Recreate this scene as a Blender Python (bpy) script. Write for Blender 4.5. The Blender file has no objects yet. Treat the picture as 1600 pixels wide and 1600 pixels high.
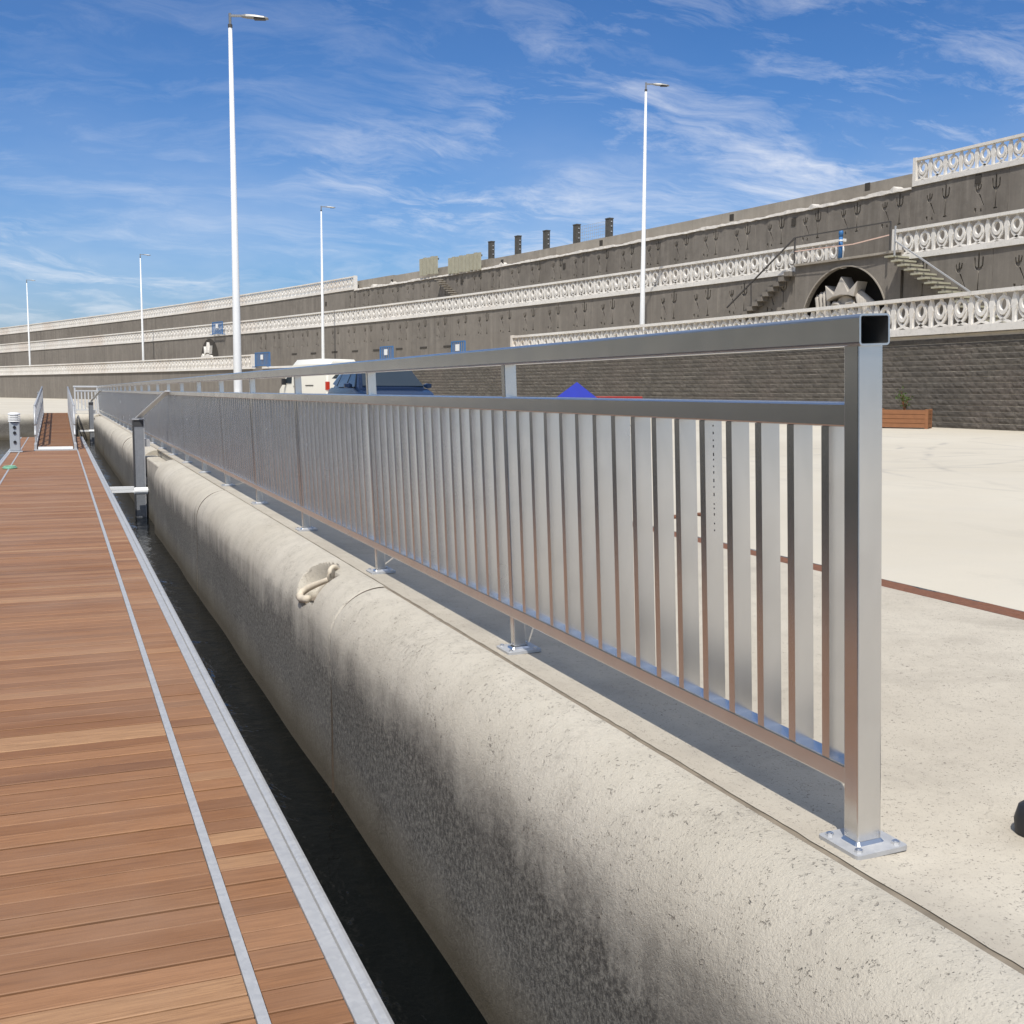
import bpy, bmesh, math, random
from mathutils import Vector, Matrix
R = math.radians
random.seed(7)
S = bpy.context.scene
COL = S.collection

# ------------------------------------------------------------------ camera
EYE = .9443
YAW, PITCH, ROLL, FPX = .3816, .1066, .004, 1760.5
fw = Vector((math.sin(YAW)*math.cos(PITCH), math.cos(YAW)*math.cos(PITCH), -math.sin(PITCH)))
rt = Vector((math.cos(YAW), -math.sin(YAW), 0))
up = rt.cross(fw)
rt2 = rt*math.cos(ROLL)+up*math.sin(ROLL)
up2 = -rt*math.sin(ROLL)+up*math.cos(ROLL)
cd = bpy.data.cameras.new('camera')
cam = bpy.data.objects.new('camera', cd)
COL.objects.link(cam)
m = Matrix((rt2, up2, -fw)).transposed().to_4x4()
m.translation = (0, 0, EYE)
cam.matrix_world = m
cd.sensor_width = 36
cd.lens = 36*FPX/1600
cd.clip_start = .05
cd.clip_end = 6000
S.camera = cam

# ------------------------------------------------------------------ light
SUN_EL = R(58)
SUN_TO = Vector((-math.sin(R(30))*math.cos(SUN_EL), -math.cos(R(30))*math.cos(SUN_EL), math.sin(SUN_EL)))
sd = bpy.data.lights.new('sun', 'SUN')
sd.energy = 4.2
sd.angle = R(.53)
sd.color = (1, .965, .905)
sun = bpy.data.objects.new('sun', sd)
COL.objects.link(sun)
sun.rotation_euler = (-SUN_TO).to_track_quat('-Z', 'Y').to_euler()

W = bpy.data.worlds.new('World')
S.world = W
W.use_nodes = True
nt = W.node_tree
nt.nodes.clear()


class NT:
    """small helper to write node trees"""
    def __init__(self, tree):
        self.t = tree

    def n(self, typ, ins=None, **kw):
        nd = self.t.nodes.new(typ)
        for k, v in kw.items():
            setattr(nd, k, v)
        for k, v in (ins or {}).items():
            s = nd.inputs[k]
            if isinstance(v, bpy.types.NodeSocket):
                self.t.links.new(v, s)
            elif isinstance(v, bpy.types.Node):
                self.t.links.new(v.outputs[0], s)
            else:
                s.default_value = v
        return nd

    def math(self, op, a, b=0., c=0., clamp=False):
        return self.n('ShaderNodeMath', {0: a, 1: b, 2: c}, operation=op, use_clamp=clamp).outputs[0]

    def mix(self, f, a, b, blend='MIX'):
        nd = self.n('ShaderNodeMix', data_type='RGBA', blend_type=blend)
        for k, v in ((0, f), (6, a), (7, b)):
            s = nd.inputs[k]
            if isinstance(v, bpy.types.NodeSocket):
                self.t.links.new(v, s)
            else:
                s.default_value = (*v, 1) if isinstance(v, tuple) and len(v) == 3 else v
        return nd.outputs[2]

    def ramp(self, f, pts, interp='LINEAR'):
        nd = self.n('ShaderNodeValToRGB', {0: f})
        cr = nd.color_ramp
        cr.interpolation = interp
        while len(cr.elements) < len(pts):
            cr.elements.new(.5)
        for e, (p, c) in zip(cr.elements, pts):
            e.position = p
            e.color = (c, c, c, 1) if not isinstance(c, tuple) else (*c, 1)
        return nd.outputs[0]

    def noise(self, vec, scale, detail=4, rough=.55, dist=0., out=0):
        return self.n('ShaderNodeTexNoise', {'Vector': vec, 'Scale': scale, 'Detail': detail, 'Roughness': rough, 'Distortion': dist}).outputs[out]

    def mapping(self, vec, loc=(0, 0, 0), rot=(0, 0, 0), sc=(1, 1, 1)):
        return self.n('ShaderNodeMapping', {'Vector': vec, 'Location': loc, 'Rotation': rot, 'Scale': sc}).outputs[0]

    def sep(self, vec):
        return self.n('ShaderNodeSeparateXYZ', {0: vec}).outputs

    def comb(self, x, y, z=0.):
        return self.n('ShaderNodeCombineXYZ', {0: x, 1: y, 2: z}).outputs[0]


def build_world():
    w = NT(nt)
    sky = w.n('ShaderNodeTexSky', sky_type='NISHITA', sun_disc=False, sun_elevation=SUN_EL,
              sun_rotation=math.atan2(SUN_TO.x, SUN_TO.y), altitude=0, air_density=1.0, dust_density=1.6, ozone_density=2.0)
    gen = w.n('ShaderNodeTexCoord').outputs['Generated']
    x, y, z = w.sep(gen)
    zz = w.math('ADD', w.math('MAXIMUM', z, 0.), .24)
    p = w.comb(w.math('DIVIDE', x, zz), w.math('DIVIDE', y, zz))

    def vadd(a, b_, sc):
        d = w.n('ShaderNodeVectorMath', {0: b_, 1: (.5, .5, .5)}, operation='SUBTRACT').outputs[0]
        d = w.n('ShaderNodeVectorMath', {0: d, 'Scale': sc}, operation='SCALE').outputs[0]
        return w.n('ShaderNodeVectorMath', {0: a, 1: d}, operation='ADD').outputs[0]
    # high cirrus on a plane far above: broad patches broken up into combed fibres
    pw = vadd(p, w.n('ShaderNodeTexNoise', {'Vector': p, 'Scale': 1.1, 'Detail': 4.}).outputs[1], .6)
    pw = vadd(pw, w.n('ShaderNodeTexNoise', {'Vector': p, 'Scale': 4.5, 'Detail': 3.}).outputs[1], .10)
    fib = w.noise(w.mapping(pw, (5.3, 9.1, 0), (0, 0, R(-38)), (1.0, 2.4, 1)), 2.8, 10, .68, .3)
    puff = w.noise(w.mapping(pw, (10.6, 27.3, 0), (0, 0, R(-20)), (1., 1.7, 1)), 2.2, 8, .62)
    big = w.noise(w.mapping(p, (2.3, 4.7, 0), (0, 0, R(20)), (.8, 1.1, 1)), .9, 3, .5)
    cov = w.ramp(big, [(.40, 0.), (.60, 1.)])
    wisp = w.ramp(fib, [(.48, 0.), (.60, .40), (.76, 1.)])
    pf = w.ramp(puff, [(.53, 0.), (.65, .5), (.80, 1.)])
    cl = w.math('ADD', w.math('MULTIPLY', wisp, w.math('MULTIPLY_ADD', cov, .75, .25)), w.math('MULTIPLY', pf, w.math('MULTIPLY_ADD', cov, .55, .15)))
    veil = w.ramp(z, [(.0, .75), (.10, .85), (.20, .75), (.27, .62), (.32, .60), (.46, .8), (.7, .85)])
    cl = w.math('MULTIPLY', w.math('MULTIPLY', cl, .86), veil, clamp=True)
    soft = w.math('MULTIPLY', w.ramp(z, [(0., .12), (.07, .20), (.15, .13), (.24, .02)]), w.math('MULTIPLY_ADD', w.ramp(w.noise(p, 1.1, 5, .6), [(.35, 0.), (.65, 1.)]), 1.2, .1))
    cl = w.math('ADD', cl, soft, clamp=True)
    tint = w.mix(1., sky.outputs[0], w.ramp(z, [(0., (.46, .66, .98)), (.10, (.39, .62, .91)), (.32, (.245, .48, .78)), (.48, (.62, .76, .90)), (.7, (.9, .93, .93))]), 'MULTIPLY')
    # thin cloud scatters sunlight forward: brighter towards the sun
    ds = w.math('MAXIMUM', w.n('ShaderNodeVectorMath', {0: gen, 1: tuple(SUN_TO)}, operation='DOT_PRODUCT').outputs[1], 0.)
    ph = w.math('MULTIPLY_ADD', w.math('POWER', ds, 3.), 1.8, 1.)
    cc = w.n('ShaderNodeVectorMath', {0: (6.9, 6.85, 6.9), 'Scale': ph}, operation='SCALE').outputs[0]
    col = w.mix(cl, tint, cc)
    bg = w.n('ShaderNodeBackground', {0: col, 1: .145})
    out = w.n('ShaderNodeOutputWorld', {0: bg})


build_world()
S.view_settings.view_transform = 'Standard'
S.view_settings.look = 'None'
S.view_settings.exposure = .06
S.view_settings.gamma = 1
S.render.engine = 'CYCLES'

# ------------------------------------------------------------------ materials
MAT = {}


def new_mat(name):
    mt = bpy.data.materials.new(name)
    mt.use_nodes = True
    t = mt.node_tree
    t.nodes.clear()
    k = NT(t)
    b = k.n('ShaderNodeBsdfPrincipled')
    k.n('ShaderNodeOutputMaterial', {0: b})
    MAT[name] = mt
    return k, b


def lk(k, s, node, inp):
    k.t.links.new(s, node.inputs[inp])


def pos(k):
    return k.n('ShaderNodeNewGeometry').outputs['Position']


def bump(k, b, h, strength=.4, dist=.01):
    nd = k.n('ShaderNodeBump', {'Height': h, 'Strength': strength, 'Distance': dist})
    lk(k, nd.outputs[0], b, 'Normal')
    return nd


def simple(name, col, rough=.6, metal=0., var=.12, scale=6., bmp=0., bscale=60, spec=.5):
    k, b = new_mat(name)
    p = pos(k)
    n = k.noise(p, scale, 5, .6)
    c = k.mix(n, tuple(c*(1-var) for c in col), tuple(min(1, c*(1+var)) for c in col))
    lk(k, c, b, 'Base Color')
    b.inputs['Roughness'].default_value = rough
    b.inputs['Metallic'].default_value = metal
    b.inputs['Specular IOR Level'].default_value = spec
    if bmp:
        bump(k, b, k.noise(p, bscale, 4), bmp, .004)
    return k, b


def pits(k, p, scale, thr):
    """irregular blow-holes and scabs: 1 inside"""
    n = k.noise(p, scale, 2, .5, .8)
    m_ = k.noise(p, scale*.22, 3, .6)
    return k.ramp(k.math('MULTIPLY_ADD', m_, .5, n), [(thr, 0.), (thr+.05, 1.)])


def mat_quay_top():
    k, b = new_mat('quay_concrete')
    p = pos(k)
    x, y, z = k.sep(p)
    n1 = k.noise(p, .55, 6, .6)
    n2 = k.noise(p, 5, 6, .65)
    n3 = k.noise(p, 55, 4, .7)
    base = k.mix(k.ramp(n1, [(.3, 0.), (.7, 1.)]), (.425, .375, .295), (.525, .475, .385))
    base = k.mix(k.math('MULTIPLY', k.ramp(n2, [(.42, 0.), (.7, 1.)]), .45), base, (.365, .32, .255))
    sp = k.ramp(n3, [(.30, 1.), (.42, 0.)])
    near = k.ramp(x, [(.0, 1.), (1., 0.)])
    base = k.mix(k.math('MULTIPLY', sp, .42), base, (.22, .19, .155))
    fine = k.noise(p, 190, 3, .7)
    base = k.mix(k.math('MULTIPLY', k.ramp(fine, [(.30, 1.), (.40, 0.)]), .5), base, (.19, .165, .14))
    pt = k.math('MAXIMUM', pits(k, p, 75, .96), pits(k, p, 170, .91))
    base = k.mix(k.math('MULTIPLY', pt, .72), base, (.13, .11, .09))
    dirt = k.ramp(k.noise(p, 1.9, 8, .72, .6), [(.50, 0.), (.68, 1.)])
    edge = k.ramp(k.math('ADD', x, k.math('MULTIPLY', n2, .25)), [(0., 1.), (1., 1.)])
    base = k.mix(k.math('MULTIPLY', dirt, .38), base, (.265, .232, .185))
    nearj = k.ramp(k.math('MULTIPLY_ADD', k.noise(p, 3.2, 6, .7), .5, k.math('SUBTRACT', x, 1.45)), [(.20, 1.), (.42, 0.)])
    base = k.mix(k.math('MULTIPLY', nearj, .40), base, (.27, .24, .195))
    lk(k, base, b, 'Base Color')
    b.inputs['Roughness'].default_value = .9
    h = k.math('SUBTRACT', k.math('ADD', k.math('MULTIPLY', n3, .5), k.math('MULTIPLY', fine, .4)), k.math('MULTIPLY', pt, 1.2))
    bump(k, b, h, .55, .004)


def mat_pavement():
    k, b = new_mat('pavement_concrete')
    p = pos(k)
    n1 = k.noise(p, .22, 6, .6)
    n2 = k.noise(p, 1.6, 6, .65)
    base = k.mix(k.ramp(n1, [(.3, 0.), (.7, 1.)]), (.475, .425, .335), (.56, .51, .415))
    base = k.mix(k.math('MULTIPLY', k.ramp(n2, [(.45, 0.), (.75, 1.)]), .35), base, (.47, .435, .37))
    # curved tyre scuffs
    def ring(cx, cy, r, w_):
        d = k.n('ShaderNodeVectorMath', {0: p, 1: (cx, cy, 0)}, operation='DISTANCE').outputs[1]
        d = k.math('ABSOLUTE', k.math('SUBTRACT', k.math('ADD', d, k.math('MULTIPLY', k.noise(p, .4, 2), .5)), r))
        return k.ramp(d, [(0., 1.), (w_, 0.)])
    sc = None
    for a in ((11.2, 13.5, 2.6, .09), (11.4, 13.6, 3.5, .07), (13.5, 8.5, 5.2, .08), (16, 17, 4.5, .09), (9.5, 20, 6.2, .08), (9, 19, 8.0, .09), (30, -2, 22.2, .1), (30, -2, 23.9, .1)):
        r_ = ring(*a)
        sc = r_ if sc is None else k.math('MAXIMUM', sc, r_)
    sc = k.math('MULTIPLY', sc, k.ramp(k.noise(p, .7, 3), [(.42, 0.), (.62, 1.)]))
    base = k.mix(k.math('MULTIPLY', sc, .62), base, (.26, .24, .22))
    patch = k.ramp(k.noise(p, .45, 7, .7, .8), [(.56, 0.), (.66, 1.)])
    base = k.mix(k.math('MULTIPLY', patch, .30), base, (.35, .315, .26))
    fine = k.noise(p, 60, 4, .7)
    base = k.mix(k.math('MULTIPLY', k.ramp(fine, [(.3, 1.), (.42, 0.)]), .22), base, (.3, .27, .23))
    lk(k, base, b, 'Base Color')
    b.inputs['Roughness'].default_value = .88
    bump(k, b, fine, .25, .004)


def mat_bullnose():
    k, b = new_mat('quay_edge_concrete')
    p = pos(k)
    x, y, z = k.sep(p)
    n1 = k.noise(p, .8, 6, .6)
    n2 = k.noise(p, 6, 6, .68)
    n3 = k.noise(p, 48, 5, .75)
    n4 = k.noise(p, 150, 4, .75)
    cream = k.mix(k.ramp(n1, [(.3, 0.), (.7, 1.)]), (.44, .398, .322), (.53, .487, .408))
    cream = k.mix(k.math('MULTIPLY', k.ramp(n2, [(.45, 0.), (.72, 1.)]), .5), cream, (.36, .325, .265))
    # black weathering growth on the face: ragged upper limit, streaks running down, fading near the water
    st = k.noise(k.mapping(p, (0, 0, 0), (0, 0, 0), (1, 2.6, .35)), 1.5, 6, .62)
    zz = k.math('ADD', z, k.math('MULTIPLY', k.math('SUBTRACT', k.noise(p, 1.9, 9, .74), .5), .36))
    zz = k.math('ADD', zz, k.math('MULTIPLY', k.math('SUBTRACT', st, .5), .30))
    band = k.ramp(k.math('MULTIPLY_ADD', zz, 1., 1.0), [(.0, .42), (.14, .72), (.30, 1.), (.58, 1.), (.80, 0.)])
    gr = k.ramp(k.math('ADD', k.math('MULTIPLY', n3, .6), k.math('MULTIPLY', n4, .4)), [(.40, 0.), (.56, 1.)])
    gr = k.math('ADD', k.math('MULTIPLY', gr, .48), .50)
    base = k.mix(k.math('MULTIPLY', band, gr), cream, (.062, .054, .044))
    # faint dark brushing higher up
    br = k.math('MULTIPLY', k.ramp(k.noise(k.mapping(p, (4, 0, 2), (0, 0, .4), (1, 1, 1)), 2.3, 7, .7), [(.5, 0.), (.7, 1.)]), k.ramp(n3, [(.42, 0.), (.6, 1.)]))
    base = k.mix(k.math('MULTIPLY', br, .5), base, (.24, .215, .18))
    # tide line: brown green slime
    tide = k.ramp(k.math('MULTIPLY_ADD', z, 1., k.math('MULTIPLY_ADD', n2, .1, 1.05)), [(.16, 1.), (.40, 0.)])
    base = k.mix(k.math('MULTIPLY', tide, .85), base, (.06, .045, .022))
    pt = k.math('MAXIMUM', pits(k, p, 55, .96), pits(k, p, 140, .92))
    pt = k.math('MULTIPLY', pt, k.ramp(n2, [(.38, .25), (.6, 1.)]))
    base = k.mix(k.math('MULTIPLY', pt, .65), base, (.12, .10, .08))
    # brown tint painted into the mooring-hook hollow, darkened so it reads as shaded
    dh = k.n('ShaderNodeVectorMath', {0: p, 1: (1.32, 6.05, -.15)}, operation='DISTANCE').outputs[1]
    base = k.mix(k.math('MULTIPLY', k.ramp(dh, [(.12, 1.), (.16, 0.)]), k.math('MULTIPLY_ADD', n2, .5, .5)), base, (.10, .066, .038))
    fk = k.ramp(n4, [(.30, 1.), (.40, 0.)])
    base = k.mix(k.math('MULTIPLY', fk, .45), base, (.20, .175, .14))
    lk(k, base, b, 'Base Color')
    b.inputs['Roughness'].default_value = .9
    h = k.math('SUBTRACT', k.math('ADD', k.math('MULTIPLY', n3, .7), k.math('MULTIPLY', n4, .5)), k.math('MULTIPLY', pt, 1.1))
    h = k.math('ADD', h, k.math('MULTIPLY', n2, .25))
    bump(k, b, h, .8, .008)


def mat_alu():
    k, b = new_mat('aluminium')
    p = pos(k)
    n = k.noise(k.mapping(p, (0, 0, 0), (0, 0, 0), (9, 9, 1.4)), 2.2, 5, .6)
    n2 = k.noise(p, 9, 2, .5)
    c = k.mix(n, (.60, .60, .605), (.72, .715, .71))
    c = k.mix(k.math('MULTIPLY', k.ramp(n2, [(.5, 0.), (.75, 1.)]), .25), c, (.5, .5, .5))
    lk(k, c, b, 'Base Color')
    b.inputs['Metallic'].default_value = .96
    r = k.math('MULTIPLY_ADD', k.noise(p, 5, 2), .10, .20)
    lk(k, r, b, 'Roughness')


def mat_galv(name='galvanised_steel', a=(.40, .40, .40), c2=(.52, .52, .515), rough=.45):
    k, b = new_mat(name)
    p = pos(k)
    vo = k.n('ShaderNodeTexVoronoi', {'Vector': p, 'Scale': 65.}).outputs['Color']
    f = k.n('ShaderNodeSeparateColor', {0: vo}).outputs[0]
    n = k.noise(p, 7, 5, .6)
    c = k.mix(k.math('ADD', k.math('MULTIPLY', f, .35), k.math('MULTIPLY', n, .65)), a, c2)
    lk(k, c, b, 'Base Color')
    b.inputs['Metallic'].default_value = .35
    lk(k, k.math('MULTIPLY_ADD', f, .12, rough), b, 'Roughness')
    bump(k, b, n, .15, .003)


PITCH_P = .1085


def mat_wood():
    k, b = new_mat('hardwood_decking')
    p = pos(k)
    x, y, z = k.sep(p)
    row = k.math('FLOOR', k.math('DIVIDE', y, PITCH_P))
    zone = k.math('FLOOR', k.math('MULTIPLY', k.math('GREATER_THAN', x, .40), 3.))
    zone = k.math('ADD', zone, k.math('MULTIPLY', k.math('LESS_THAN', x, -.92), 7.))
    wn = k.n('ShaderNodeTexWhiteNoise', {'Vector': k.comb(row, zone, 0.)}, noise_dimensions='3D')
    rv = wn.outputs[0]
    rc = k.n('ShaderNodeSeparateColor', {0: wn.outputs[1]}).outputs
    sh = k.comb(k.math('MULTIPLY_ADD', rv, 37., x), y, k.math('MULTIPLY', rc[1], 11.))
    grain = k.noise(k.mapping(sh, (0, 0, 0), (0, 0, 0), (1.3, 30, 1)), 3.2, 7, .65, 1.2)
    broad = k.noise(k.mapping(sh, (0, 0, 0), (0, 0, 0), (1, 5, 1)), 1.3, 4, .55)
    c = k.mix(rv, (.225, .103, .043), (.32, .158, .072))
    c = k.mix(k.math('MULTIPLY', k.ramp(rc[2], [(.82, 0.), (.95, 1.)]), .7), c, (.42, .245, .125))
    c = k.mix(k.math('MULTIPLY', k.ramp(rc[1], [(.72, 0.), (.9, 1.)]), .55), c, (.16, .078, .04))
    c = k.mix(k.ramp(grain, [(.34, .5), (.6, 0.)]), c, (.10, .042, .018))
    c = k.mix(k.math('MULTIPLY', k.ramp(broad, [(.45, 0.), (.75, 1.)]), .5), c, (.28, .145, .075))
    # silvering with age
    gy_ = k.noise(p, 1.1, 5, .6)
    c = k.mix(k.math('MULTIPLY', k.ramp(gy_, [(.40, 0.), (.70, 1.)]), .32), c, (.29, .190, .128))
    lk(k, c, b, 'Base Color')
    b.inputs['Roughness'].default_value = .62
    b.inputs['Specular IOR Level'].default_value = .35
    bump(k, b, grain, .25, .003)


def mat_seawall(name, a, c2, streak=.5):
    k, b = new_mat(name)
    p = pos(k)
    n1 = k.noise(p, .35, 5, .6)
    n2 = k.noise(p, 2.2, 6, .68)
    st = k.noise(k.mapping(p, (0, 0, 0), (0, 0, 0), (2.2, 2.2, .16)), 1.1, 6, .65)
    c = k.mix(k.ramp(n1, [(.3, 0.), (.7, 1.)]), a, c2)
    c = k.mix(k.math('MULTIPLY', k.ramp(st, [(.5, 0.), (.68, 1.)]), streak), c, tuple(v*1.45 for v in c2))
    c = k.mix(k.math('MULTIPLY', k.ramp(st, [(.30, 1.), (.45, 0.)]), streak), c, tuple(v*.62 for v in a))
    c = k.mix(k.math('MULTIPLY', k.ramp(n2, [(.45, 0.), (.7, 1.)]), .5), c, tuple(v*.7 for v in a))
    oi = k.n('ShaderNodeObjectInfo').outputs['Random']
    c = k.mix(k.math('MULTIPLY', oi, .4), c, tuple(v*1.25 for v in c2))
    lk(k, c, b, 'Base Color')
    b.inputs['Roughness'].default_value = .92
    bump(k, b, n2, .4, .03)


def mat_block():
    k, b = new_mat('split_block')
    p = pos(k)
    oi = k.n('ShaderNodeObjectInfo').outputs['Random']
    n1 = k.noise(p, .5, 5, .6)
    n2 = k.noise(p, 9, 6, .72)
    cell = k.n('ShaderNodeTexWhiteNoise', {'Vector': k.n('ShaderNodeVectorMath', {0: k.mapping(p, (0, 0, 0), (0, 0, 0), (.01, 2.5, 6.5))}, operation='FLOOR').outputs[0]}).outputs[0]
    c = k.mix(cell, (.085, .075, .062), (.135, .119, .098))
    c = k.mix(k.math('MULTIPLY', k.ramp(n1, [(.45, 0.), (.7, 1.)]), .6), c, (.155, .125, .105))
    c = k.mix(k.ramp(n2, [(.38, .7), (.58, 0.)]), c, (.06, .052, .042))
    lk(k, c, b, 'Base Color')
    b.inputs['Roughness'].default_value = .95
    bump(k, b, n2, .6, .03)


def mat_cast(name='cast_stone', a=(.68, .645, .585), c2=(.79, .755, .695)):
    k, b = new_mat(name)
    p = pos(k)
    n1 = k.noise(p, .8, 5, .6)
    n2 = k.noise(p, 9, 5, .65)
    n0 = k.noise(p, .13, 3, .5)
    c = k.mix(k.ramp(n1, [(.3, 0.), (.7, 1.)]), a, c2)
    c = k.mix(k.math('MULTIPLY', k.ramp(n2, [(.5, 0.), (.72, 1.)]), .45), c, tuple(v*.62 for v in a))
    c = k.mix(k.math('MULTIPLY', k.ramp(n0, [(.5, 0.), (.66, 1.)]), .35), c, (.55, .43, .33))
    lk(k, c, b, 'Base Color')
    b.inputs['Roughness'].default_value = .85
    bump(k, b, n2, .2, .01)


def mat_water():
    k, b = new_mat('sea_water')
    p = pos(k)
    n = k.noise(k.mapping(p, (0, 0, 0), (0, 0, .3), (1, .6, 1)), 2.4, 4, .55, .6)
    n2 = k.noise(p, 9, 3, .5)
    b.inputs['Base Color'].default_value = (.0022, .0032, .0034, 1)
    b.inputs['Roughness'].default_value = .05
    b.inputs['IOR'].default_value = 1.33
    b.inputs['Specular IOR Level'].default_value = .35
    bump(k, b, k.math('ADD', n, k.math('MULTIPLY', n2, .25)), .22, .1)


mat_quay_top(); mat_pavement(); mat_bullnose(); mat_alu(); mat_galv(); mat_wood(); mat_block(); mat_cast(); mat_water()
mat_galv('pile_steel', (.20, .21, .225), (.30, .31, .325), .5)
mat_seawall('wall_concrete', (.148, .129, .107), (.20, .178, .150))
mat_seawall('parapet_concrete', (.25, .22, .18), (.33, .295, .245), .3)
simple('lamp_paint', (.72, .72, .70), .42, 0, .07, 2.5)
simple('lamp_metal', (.27, .265, .25), .5, .5, .1)
simple('black_plastic', (.018, .018, .02), .5, 0, .2, 20)
simple('rubber', (.02, .02, .02), .85, 0, .2, 20)
simple('rust', (.16, .066, .034), .95, 0, .45, 40, .8, 90)
simple('joint_dark', (.20, .165, .12), .95, 0, .6, 14)
simple('dark_float', (.05, .05, .052), .8)
simple('blue_plastic', (.035, .15, .36), .5, 0, .15)
simple('blue_canvas', (.004, .016, .27), .7, 0, .15, 5, .1, 25)
simple('red_canvas', (.35, .02, .015), .7, 0, .15)
simple('white_plastic', (.78, .78, .76), .4, 0, .05)
simple('planter_wood', (.25, .105, .042), .7, 0, .3, 9, .3, 30)
simple('soil', (.05, .035, .022), .95, 0, .3, 30)
simple('leaf', (.075, .12, .025), .5, 0, .4, 12)
simple('van_paint', (.78, .75, .66), .3, 0, .03, 2)
simple('car_paint', (.012, .028, .072), .22, .4, .05, 3)
simple('tail_light', (.45, .03, .012), .3, 0, .2, 20)
simple('green_hose', (.22, .45, .30), .5, 0, .15)
simple('grey_paint', (.42, .45, .47), .5, .2, .1)
simple('white_cap', (.80, .80, .78), .45, 0, .05)
simple('board_cream', (.37, .35, .26), .8, 0, .25, 3, .2, 20)
simple('post_dark', (.075, .07, .06), .85, 0, .4, 4)
simple('tape', (.72, .50, .40), .6, 0, .3, 12)
simple('steel_dark', (.10, .092, .085), .6, .4, .2)
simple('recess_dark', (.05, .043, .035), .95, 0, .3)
simple('rough_mortar', (.60, .56, .50), .95, 0, .3, 6, .6, 12)
simple('grey_cloth', (.20, .20, .21), .9, 0, .2, 40)
simple('bed_mortar', (.46, .41, .33), .95, 0, .3, 3)
simple('relief_stone', (.46, .42, .365), .9, 0, .2, 3, .3, 12)
simple('light_zinc', (.62, .62, .61), .5, .15, .08, 8)
simple('seam_dark', (.07, .052, .036), .95, 0, .7, 18)
simple('hook_paint', (.55, .48, .37), .7, 0, .25, 20)
simple('bright_bolt', (.7, .7, .7), .3, 1., .1, 30)
k, b = new_mat('glass')
b.inputs['Base Color'].default_value = (.03, .04, .05, 1)
b.inputs['Roughness'].default_value = .04
b.inputs['IOR'].default_value = 1.5
k, b = new_mat('alu_inside')
b.inputs['Base Color'].default_value = (.12, .12, .125, 1)
b.inputs['Roughness'].default_value = .6
b.inputs['Metallic'].default_value = .6


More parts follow.
